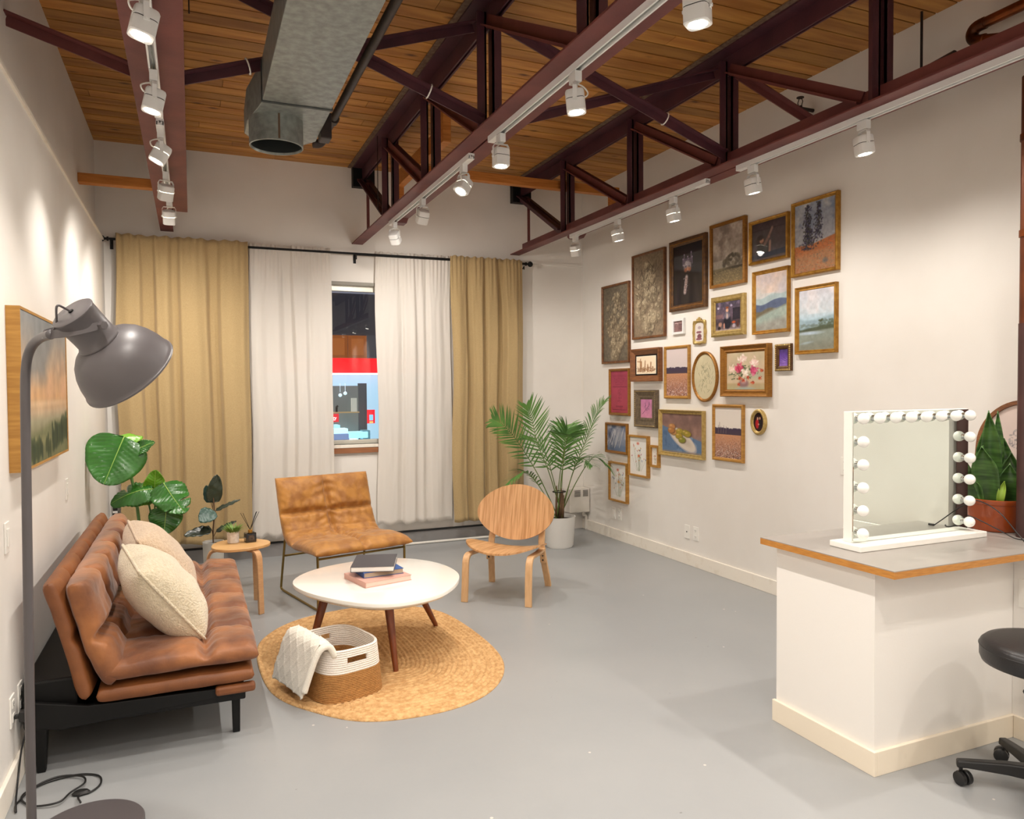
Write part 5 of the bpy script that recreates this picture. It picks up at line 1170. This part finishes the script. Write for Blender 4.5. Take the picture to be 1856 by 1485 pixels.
stalks = [([o_(-.37, .24), o_(-.385, .55), o_(-.42, .80), o_(-.47, 1.00, -.03), o_(-.50, 1.13, -.02)], .010), ([o_(-.37, .24, .03), o_(-.40, .6, .04), o_(-.43, .9, .04), o_(-.425, 1.04, .02)], .006),
    ([o_(-.34, .24), o_(-.30, .45), o_(-.25, .62), o_(-.22, .73, -.04)], .008), ([o_(-.33, .24), o_(-.30, .5), o_(-.32, .66), o_(-.36, .74, -.05)], .007), ([o_(-.34, .24), o_(-.27, .42, -.05), o_(-.22, .53, -.08)], .006), ([o_(-.35, .24), o_(-.28, .55), o_(-.27, .80)], .006)]
for P_, r_ in stalks: MB().tube(catmull(P_, 6, False), r_, 8).build('stalk', m_bst, bp, smooth='all')
leaf('leaf', m_bl, bp, o_(-.47, 1.16, -.02), o_(-.60, .82, -.16), .42, (.25, -1, .35), droop=-.05, cup=-.12, rib=m_rib, wave=.006)
leaf('leaf', m_blu, bp, o_(-.62, 1.13, .02), o_(-.36, 1.20, .03), .20, (.1, -.5, 1), droop=.25, cup=-.35, rib=m_rib, wave=.008)
leaf('leaf', m_bl, bp, o_(-.44, 1.03, .02), o_(-.28, 1.12, -.04), .12, (.0, -.9, .5), droop=.2, cup=.1, rib=m_rib)
leaf('leaf', m_bl, bp, o_(-.28, .76, -.05), o_(-.55, .75, -.12), .22, (.1, -.75, .8), droop=.5, cup=-.25, rib=m_rib, split=((.6, 1, .7),))
leaf('leaf', m_blu, bp, o_(-.28, .68, .0), o_(-.26, .90, -.04), .17, (.0, -1, .2), droop=.0, cup=.25, rib=m_rib)
leaf('leaf', m_blu, bp, o_(-.26, .74, -.02), o_(-.42, .66, -.05), .14, (.1, -1, .6), droop=.15, cup=-.1)
leaf('leaf', m_bl, bp, o_(-.21, .80, -.05), o_(-.07, .56, -.14), .28, (.3, -1, .45), droop=-.15, cup=-.15, rib=m_rib, split=((.62, -1, .85), (.74, 1, .5), (.86, -1, .6)))
leaf('leaf', m_bl, bp, o_(-.19, .62, -.08), o_(-.21, .42, -.12), .24, (-.05, -1, .25), droop=-.05, cup=-.12, rib=m_rib, split=((.05, 1, .4),))
# rubber plant
m_rub = gmat('rubber_leaf_dark', '1f2c24', '35402e', .3, coat=.2, nscale=3); m_rubs = gmat('rubber_leaf_sheen', '2c4a42', '3c5c50', .4, coat=.0)
rb = thing('rubber_plant', 'dark rubber plant in a tall off-white pot behind the side table', 'plant', (.13, 6.0, 0))
MB().lathe([(.001, 0), (.065, 0), (.075, .365), (.078, .37), (.071, .37), (.068, .345), (.001, .345)], 32).build('pot', mat('off_white_planter', 'dcdad2', .5), rb, smooth=True)
MB().lathe([(.069, .35), (.001, .352)], 20).build('soil', mat('soil_dark', '2c211a', .95), rb)
MB().tube(catmull([(0, 0, .35), (.0, 0, .45), (.01, -.01, .58), (.005, 0, .70), (-.01, 0, .80)], 6, False), .005, 8).build('stem', m_husk, rb, smooth='all')
for b0, t0, w_, n_, mm in (((.0, 0, .66), (.035, -.02, .87), .115, (.1, -1, 0), m_rub), ((-.01, .02, .66), (-.045, .02, .79), .08, (-.4, -1, .2), m_rubs), ((.02, 0, .60), (.19, -.02, .68), .045, (0, -.5, 1), m_rub),
        ((-.01, 0, .46), (-.20, -.02, .44), .10, (.1, -.7, 1), m_rub), ((-.10, -.02, .575), (.03, -.04, .565), .13, (0, -.8, .6), m_rubs), ((.02, 0, .44), (.16, -.03, .52), .05, (0, -.6, 1), m_rub)):
    leaf('leaf', mm, rb, b0, t0, w_, n_, droop=.05, cup=.1, wave=.002, nu=9, nv=16)
    MB().tube([(0, 0, max(.40, b0[2]-.05)), b0], .0025, 6).build('petiole', m_husk, rb)
# small grass plant on the side table
gp = thing('potted_grass', 'small bushy green plant in a white ribbed pot on the side table', 'plant', (.245, 5.46, .4505))
MB().lathe([(.001, 0), (.034, 0), (.038, .005), (.040, .08), (.037, .08), (.036, .068), (.001, .068)], 28, None).build('pot', mat('speckled_white_pot', 'e2dcd4', .6, c2='cfc6bc', nscale=60), gp, smooth=True)
q = MB(); rr = random.Random(3)
for i in range(170):
    a = rr.random()*6.3; r0 = .03*math.sqrt(rr.random()); sp = rr.uniform(.1, .95); ln = rr.uniform(.05, .095); p = Vector((r0*math.cos(a), r0*math.sin(a), .066)); d = Vector((math.cos(a)*sp, math.sin(a)*sp, 1)).normalized()
    P_ = [p]; 
    for j in range(3): d = (d+Vector((math.cos(a)*.18, math.sin(a)*.18, -.10))).normalized(); P_.append(P_[-1]+d*ln/3)
    s_ = d.cross(Vector((0, 0, 1))).normalized(); vs = []
    for j, c in enumerate(P_): ww = (.0022, .003, .0024, .0003)[j]; vs += [c+s_*ww, c-s_*ww]
    q.add(vs, [(2*j, 2*j+1, 2*j+3, 2*j+2) for j in range(3)])
tag(q.build('grass_blades', gmat('grass_green', '4d7326', '7fa040', .5, nscale=30), gp, smooth='all'), kind='stuff')
# reed diffuser
rd = thing('reed_diffuser', 'black glass reed diffuser with gold neck on the side table', 'diffuser', (.355, 5.445, .4505), math.radians(12))
MB().box(-.036, .036, -.028, .028, 0, .066).build('bottle', mat('black_glass', '0e0c0c', .08, coat=.6), rd, bevel=.005)
MB().box(-.020, .020, -.0292, -.0284, .014, .050).build('bottle_label', mat('smoke_label', '5a4c40', .4, c2='2a2422', nscale=60), rd)
MB().lathe([(.001, .066), (.014, .066), (.014, .084), (.011, .086), (.001, .086)], 20).build('gold_neck', mat('gold_cap', 'b98a3c', .3, .7), rd, smooth=True)
for x, y in ((-.060, .01), (-.048, -.008), (.052, .012), (.062, -.006), (.044, 0.)):
    MB().tube([(-x*.12, -y*.12, .07), (x, y, .205)], .0017, 6).build('reed', M['black'], rd)
# ================================================================ FLOOR LAMP
fl = thing('floor_lamp', 'tall warm grey metal floor lamp with a large dome shade at left', 'lamp', (-.345, 2.86, 0))
def L(p): return Vector(p)-Vector((-.345, 2.86, 0))
MB().lathe([(.001, 0), (.165, 0), (.170, .004), (.170, .022), (.166, .027), (.001, .030)], 64).build('base', M['grey'], fl, smooth=True)
px_, py_ = -.488, 2.80
axs = Vector((.5609, .4561, -.6909)).normalized(); cap = Vector((-.329, 2.602, 1.741))
back = cap+axs*.062-Vector((.11, -.0, 0))*0
hz = Vector((axs.x, axs.y, 0)).normalized()
piv = cap+axs*.085
arm_end = Vector((-.386, 2.625, 1.673))
top_ = Vector((px_, py_, 1.50))
MB().tube(catmull([L((-.503, 2.812, .028)), L((-.501, 2.814, .3)), L((-.497, 2.818, .8)), L((-.4935, 2.8215, 1.25)), L((-.492, 2.823, 1.42)), L((-.491, 2.824, 1.50)), L((-.4885, 2.823, 1.56)), L((-.481, 2.818, 1.612)), L((-.462, 2.790, 1.648)), L((-.430, 2.73, 1.668)), L(arm_end)], 8, False), .0145, 20).build('pole', M['grey'], fl, smooth='all')
T = Matrix.Translation(L(cap)) @ basis(axs, (0, 0, 1))
dome = MB(); pr = [(.001, 0), (.060, .0), (.066, .004), (.066, .008), (.064, .010), (.0615, .085), (.062, .108), (.067, .114), (.0685, .118), (.067, .121), (.078, .126), (.098, .138), (.118, .158), (.134, .185), (.145, .215), (.151, .243), (.153, .254), (.1565, .256), (.157, .261), (.1535, .263), (.1515, .259), (.149, .243), (.143, .215), (.132, .186), (.116, .160), (.095, .141), (.07, .13), (.001, .128)]
dome.lathe(pr, 64, T); sh = dome.build('lamp_shade', M['grey'], fl, smooth=True, angle=50)
MB().lathe([(.001, .13), (.03, .135), (.034, .17), (.03, .20), (.001, .215)], 20, T).build('bulb', mat('unlit_bulb', 'e8e6e0', .4), sh, smooth='all')
sd = axs.cross(Vector((0, 0, 1))).normalized()
nn_ = sd.cross(axs).normalized()
pv = cap+axs*.060
bk_ = MB(); pts_ = []
A0 = L(arm_end)
for s in (-1, 1):
    P_ = catmull([A0+Vector((0, 0, 0)), A0+sd*s*.045+(L(pv)-A0)*.03, A0+sd*s*.076+(L(pv)-A0)*.30, L(pv)+sd*s*.073], 6, False)
    MB().sweep(P_, (Vector((0, 0, 1))+hz*.15), .026, .003).build('yoke_arm', M['grey'], fl, smooth=True)
    q = MB(); q.tube([L(pv)+sd*s*.060, L(pv)+sd*s*.086], .009, 12); 
    q.tube([L(pv)+sd*s*.078, L(pv)+sd*s*.092], .013, 6); q.build('pivot_knob', M['grey'], fl, smooth=True)
cab = MB(); c0 = L(cap)-axs*.0
cab.tube(catmull([c0+axs*.002, c0-axs*.014-hz*.012, c0-axs*.016-hz*.035+sd*.005, A0*.55+c0*.45-hz*.012, A0+Vector((.0, .01, .004)), A0-Vector((0, 0, .006))], 6, False), .0035, 8); cab.build('lamp_cord', M['grey'], fl, smooth='all')
MB().tube([c0-axs*.001, c0-axs*.004], .008, 14).build('cord_grommet', M['black'], fl)
cd = thing('power_cord', 'black lamp cord coiled on the floor beside the lamp base', 'cord', (-.47, 3.2, 0))
P_ = [(-.395, 3.06, .016), (-.41, 3.13, .008), (-.37, 3.15, .006), (-.345, 3.20, .006), (-.36, 3.27, .006), (-.43, 3.31, .006), (-.52, 3.30, .006), (-.59, 3.25, .006), (-.60, 3.19, .007), (-.55, 3.12, .007), (-.47, 3.10, .013), (-.44, 3.16, .012), (-.40, 3.22, .012), (-.42, 3.28, .012), (-.50, 3.31, .012), (-.57, 3.26, .012), (-.61, 3.16, .007), (-.60, 3.10, .007), (-.615, 3.18, .013), (-.625, 3.28, .05), (-.618, 3.31, .14), (-.60, 3.31, .22), (-.605, 3.30, .265)]
MB().tube(catmull([Vector(p)-Vector((-.47, 3.2, 0)) for p in P_], 6, False), .0036, 8).build('cable', M['blackplastic'], cd, smooth='all')
MB().lathe([(.001, 0), (.020, 0), (.022, .006), (.016, .014), (.001, .016)], 20, Matrix.Translation((.065, -.045, .001)) @ Matrix.Diagonal((1.4, .8, 1, 1))).build('foot_switch', M['blackplastic'], cd, smooth=True)
MB().box(-.020, .020, -.016, .016, -.02, .02, Matrix.Translation((-.130, .10, .275))).tube([(-.130, .10, .275), (-.1655, .10, .275)], .009, 10).build('plug', M['blackplastic'], cd, bevel=.004)
# ================================================================ COUNTER
CT = .82
m_top = mat('grey_laminate', '918b85', .3, c2='98928c', nscale=2); m_ply = mat('plywood_edge', 'c4883e', .5, c2='ab7030', nscale=20, stretch=(1, 1, 14))
wt = mat('counter_white_paint', 'ece8e2', .5, bump=.03, bscale=150)
ctb = thing('makeup_counter', 'white built-in makeup counter with grey top and plywood edge', 'counter', (3.0, 2.3, 0))
def K(p): return (p[0]-3.0, p[1]-2.3, p[2])
def kb(mb, x0, x1, y0, y1, z0, z1): return mb.box(x0-3.0, x1-3.0, y0-2.3, y1-2.3, z0, z1)
kb(kb(MB(), 2.39, 3.338, 2.063, 2.585, 0, .79), 3.338, 3.834, 2.102, 2.585, 0, .79).build('counter_body', wt, ctb)
kb(MB(), 3.20, 3.214, 1.1, 2.062, 0, .79).build('return_panel', wt, ctb)
def top_poly(i=0.): return [K((2.345+i, 1.94+i, 0)), K((3.338, 1.94+i, 0)), K((3.338, 2.102, 0)), K((3.834, 2.102, 0)), K((3.834, 2.64, 0)), K((2.345+i, 2.64, 0))]
def slab(z0, z1, i=0.): return MB().rings([[Vector((p[0], p[1], z)) for p in top_poly(i)] for z in (z0, z1)], True, True)
slab(.7905, .8165).build('plywood_core', m_ply, ctb); slab(.8165, CT, .0008).build('laminate_top', m_top, ctb)
for q, n in ((kb(MB(), 2.374, 2.39, 2.047, 2.595, 0, .095), 0), (kb(MB(), 2.39, 3.20, 2.047, 2.063, 0, .095), 1), (kb(MB(), 3.184, 3.20, 1.1, 2.046, 0, .095), 2)):
    q.build('kick_board', mat('scuffed_cream_board', 'ece0cc', .5, c2='cdbfa8', nscale=9, ndetail=8, ramp=(.6, .9)) if n == 0 else bpy.data.materials['scuffed_cream_board'], ctb, bevel=.002)
# ================================================================ BULB MIRROR
mi = thing('vanity_mirror', 'white tabletop vanity mirror edged with round unlit bulbs on the counter', 'mirror', (2.868, 2.285, CT+.0005))
MB().box(-.385, .385, -.070, .090, 0, .025).build('mirror_base', M['white_pl'], mi, bevel=.003)
MB().box(-.353, .353, .003, .048, .025, .572).build('mirror_case', M['white_pl'], mi, bevel=.002)
MB().box(-.350, .350, -.002, .0028, .027, .570).build('mirror_glass', mat('silvered_mirror', 'e9f0ea', .015, 1.), mi)
m_bulb = mat('opal_bulb', 'f6f4ef', .25, coat=.3)
bpos = [(-.325+.65*i/7, .543) for i in range(8)]+[(s*.325, .543-.0955*j) for j in range(1, 6) for s in (-1, 1)]
for x, z in bpos:
    q = MB(); q.lathe([(.014, 0), (.014, .008), (.012, .010), (.001, .010)], 14, Matrix.Translation((x, -.0022, z)) @ basis((0, -1, 0))); sk = q.build('bulb_socket', M['chrome'], mi, smooth=True)
    MB().sphere((x, -.0285, z), .0235, 24, 16).build('bulb', m_bulb, sk, smooth='all')
# ================================================================ COUNTER THINGS
sn = thing('snake_plant', 'snake plant in a terracotta coloured pot beside the bulb mirror', 'plant', (3.47, 2.325, CT+.0005))
MB().lathe([(.001, 0), (.102, 0), (.107, .004), (.124, .125), (.128, .127), (.133, .140), (.133, .148), (.128, .150), (.122, .148), (.119, .125), (.001, .122)], 48).build('pot', mat('terracotta_plastic', 'a04a20', .25, c2='8f3f1a', nscale=3, coat=.3), sn, smooth=True)
MB().lathe([(.120, .128), (.001, .132)], 24).build('soil', mat('soil_brown', '2e231b', .95, bump=.8, bscale=80), sn)
m_sn = mat('snake_leaf', '2a4c20', .38, c2='56803a', nscale=7, ndetail=5, stretch=(1, 1, 7), coat=.15); m_sny = mat('yellow_green_leaf', '8fae3c', .4)
def blade(base, tip, w_, nrm, m=None, tw=.3, seed=0, belly=.45):
    base, tip = Vector(base), Vector(tip); d = (tip-base).normalized(); Ln = (tip-base).length
    n0 = Vector(nrm); n0 = (n0-d*n0.dot(d)).normalized(); s0 = d.cross(n0)
    def f(u, v):
        a = 2*u-1; wd = w_*(.55+.75*math.sin(PI*min(1, v*.9+.05))**1.0)*(1-max(0, (v-.6)/.4)**2.2)*.85
        q = tw*(v-.5); s_ = s0*math.cos(q)+n0*math.sin(q); n_ = n0*math.cos(q)-s0*math.sin(q)
        return base+d*Ln*v+s_*a*wd*.43+n_*(.22*w_*a*a+.012*math.sin(v*5+seed))
    return MB().grid(9, 26, f).build('leaf', m or m_sn, sn, smooth='all', solid=.003)
z0 = .115
for bx, by, tx, ty, tz, w_, n_, tw in ((-.01, .0, -.035, .01, .56, .085, (-.8, -.6, 0), .3), (.02, .02, .055, .03, .555, .05, (-.3, -1, 0), 1.2), (-.06, -.01, -.10, -.01, .40, .115, (-.9, -.45, 0), .25), (.01, -.05, -.02, -.08, .32, .095, (-.8, -.6, .1), .2),
        (.055, -.01, .06, -.03, .36, .10, (-.7, -.7, 0), -.3), (.07, .04, .125, .05, .42, .10, (-.5, -.9, 0), .4), (-.065, .03, -.125, .05, .255, .085, (-.9, -.2, .1), .3), (.075, -.04, .125, -.07, .25, .085, (-.4, -1, .1), -.3),
        (-.03, .05, -.165, .06, .365, .035, (-.7, -.7, .2), .5), (.03, .06, .04, .08, .47, .09, (-.8, -.5, 0), .2), (.04, -.02, .03, -.05, .27, .075, (-.8, -.6, 0), .2)):
    blade((bx, by, z0), (tx, ty, tz), w_, n_, None, tw, seed=tx*90)
blade((-.045, -.05, z0), (-.055, -.075, .235), .035, (-.9, -.4, 0), m_sny)
# arched print leaning on the right wall
af = frame((3.772, 2.395, CT+.303), .46, .60, RW, 'arched walnut frame with a tree print leaning behind the snake plant', .020, .022, 'walnut', P_tree, 'dccac2', style='arch', prof=flat, name='arched_frame')
af.rotation_euler = (math.radians(-7), 0, RW)
# post
po = thing('support_post', 'dark maroon pipe post standing on the counter at the right edge', 'post', (3.398, 2.14, CT))
MB().tube([(0, 0, 0), (0, 0, .95)], .036, 24).build('painted_lower', mat('chipped_maroon', '3c2220', .5, c2='4d2d29', nscale=6), po, smooth=True)
MB().tube([(0, 0, .95), (0, 0, 2.03)], .0335, 24).build('upper_pipe', mat('stained_copper_pipe', '5a3020', .4, .5, c2='7c4426', nscale=5), po, smooth=True)
for z in (1.33, 1.75): MB().tube([(0, 0, z), (0, 0, z+.03)], .038, 24).build('pipe_collar', M['copper'], po, smooth=True)
wc_ = thing('mirror_cord', 'thin black mirror cord looping over the counter by the pot', 'cord', (3.25, 2.2, CT))
def W(p): return Vector(p)-Vector((3.25, 2.2, CT))
P_ = [(3.10, 2.345, .93), (3.20, 2.38, .955), (3.28, 2.30, .975), (3.30, 2.20, .935), (3.285, 2.10, .85), (3.280, 2.07, .824)]
MB().tube(catmull([W(p) for p in P_], 8, False), .0024, 8).build('cable', M['blackplastic'], wc_, smooth='all')
P_ = [(3.22, 2.36, .90), (3.26, 2.30, .90), (3.30, 2.19, .85), (3.31, 2.13, .825), (3.34, 2.085, .824), (3.43, 2.08, .83), (3.50, 2.12, .90), (3.56, 2.15, .93), (3.68, 2.2, .88), (3.80, 2.2, .83)]
MB().tube(catmull([W(p) for p in P_], 8, False), .0024, 8).build('cable', M['blackplastic'], wc_, smooth='all')
MB().tube([W((3.280, 2.07, .826)), W((3.276, 2.045, .826))], .0052, 12).build('jack_plug', M['blackplastic'], wc_, smooth=True)
# ================================================================ STOOL
so = thing('rolling_stool', 'black padded rolling stool at the right edge of the photo', 'stool', (2.822, 1.693, 0))
MB().lathe([(.001, .566), (.170, .565), (.197, .559), (.209, .548), (.212, .535), (.212, .500), (.206, .484), (.180, .474), (.001, .472)], 56).build('seat', M['blackvinyl'], so, smooth='all')
MB().lathe([(.2115, .540), (.2145, .537), (.2115, .534)], 56).build('seat_welt', M['blackvinyl'], so, smooth='all')
q = MB(); q.lathe([(.001, .472), (.06, .472), (.06, .460), (.028, .455), (.028, .30), (.001, .30)], 24); q.build('lift_head', M['blackplastic'], so, smooth=True)
MB().lathe([(.001, .31), (.016, .31), (.016, .22), (.001, .22)], 20).build('gas_piston', M['chrome'], so, smooth=True)
MB().lathe([(.001, .24), (.026, .24), (.030, .10), (.045, .095), (.045, .06), (.001, .055)], 24).build('column', M['blackplastic'], so, smooth=True)
d = Vector((-.93, -.20, 0)).normalized()
MB().tube([d*.03+Vector((0, 0, .460)), d*.14+Vector((0, 0, .446)), d*.185+Vector((0, 0, .432))], [.005, .006, .011], 10).build('height_lever', M['blackplastic'], so, smooth='all')
for i in range(5):
    a = math.radians(133.8+72*i); d = Vector((math.cos(a), math.sin(a), 0)); s_ = Vector((-d.y, d.x, 0))
    lg = MB(); lg.rings([[d*r+s_*w1+Vector((0, 0, z1)), d*r-s_*w1+Vector((0, 0, z1)), d*r-s_*w0+Vector((0, 0, z0_)), d*r+s_*w0+Vector((0, 0, z0_))] for r, z1, z0_, w1, w0 in ((.03, .112, .06, .022, .026), (.12, .108, .066, .018, .021), (.25, .094, .066, .016, .018), (.283, .090, .062, .014, .017))], True, True)
    l_ = lg.build('base_leg', M['blackplastic'], so, bevel=.006)
    c = d*.268; ca = a+math.radians((40, -60, 20, 80, -30)[i]); wd = Vector((math.cos(ca), math.sin(ca), 0)); c2 = c+Vector((-wd.y, wd.x, 0))*.010
    w_ = MB()
    for s in (-1, 1): w_.tube([c2+wd*s*.005+Vector((0, 0, .026)), c2+wd*s*.008+Vector((0, 0, .026)), c2+wd*s*.022+Vector((0, 0, .026)), c2+wd*s*.025+Vector((0, 0, .026))], [.022, .0255, .0255, .021], 20)
    w_.tube([c+Vector((0, 0, .03)), c+Vector((0, 0, .066))], .007, 8)
    w_.lathe([(.026, 0), (.0275, .012), (.0275, .0), (.026, 0)], 14, Matrix.Translation(c2+Vector((0, 0, .026))) @ basis(wd), a0=PI*.0, a1=PI)
    w_.build('caster', M['blackplastic'], l_, smooth=True)
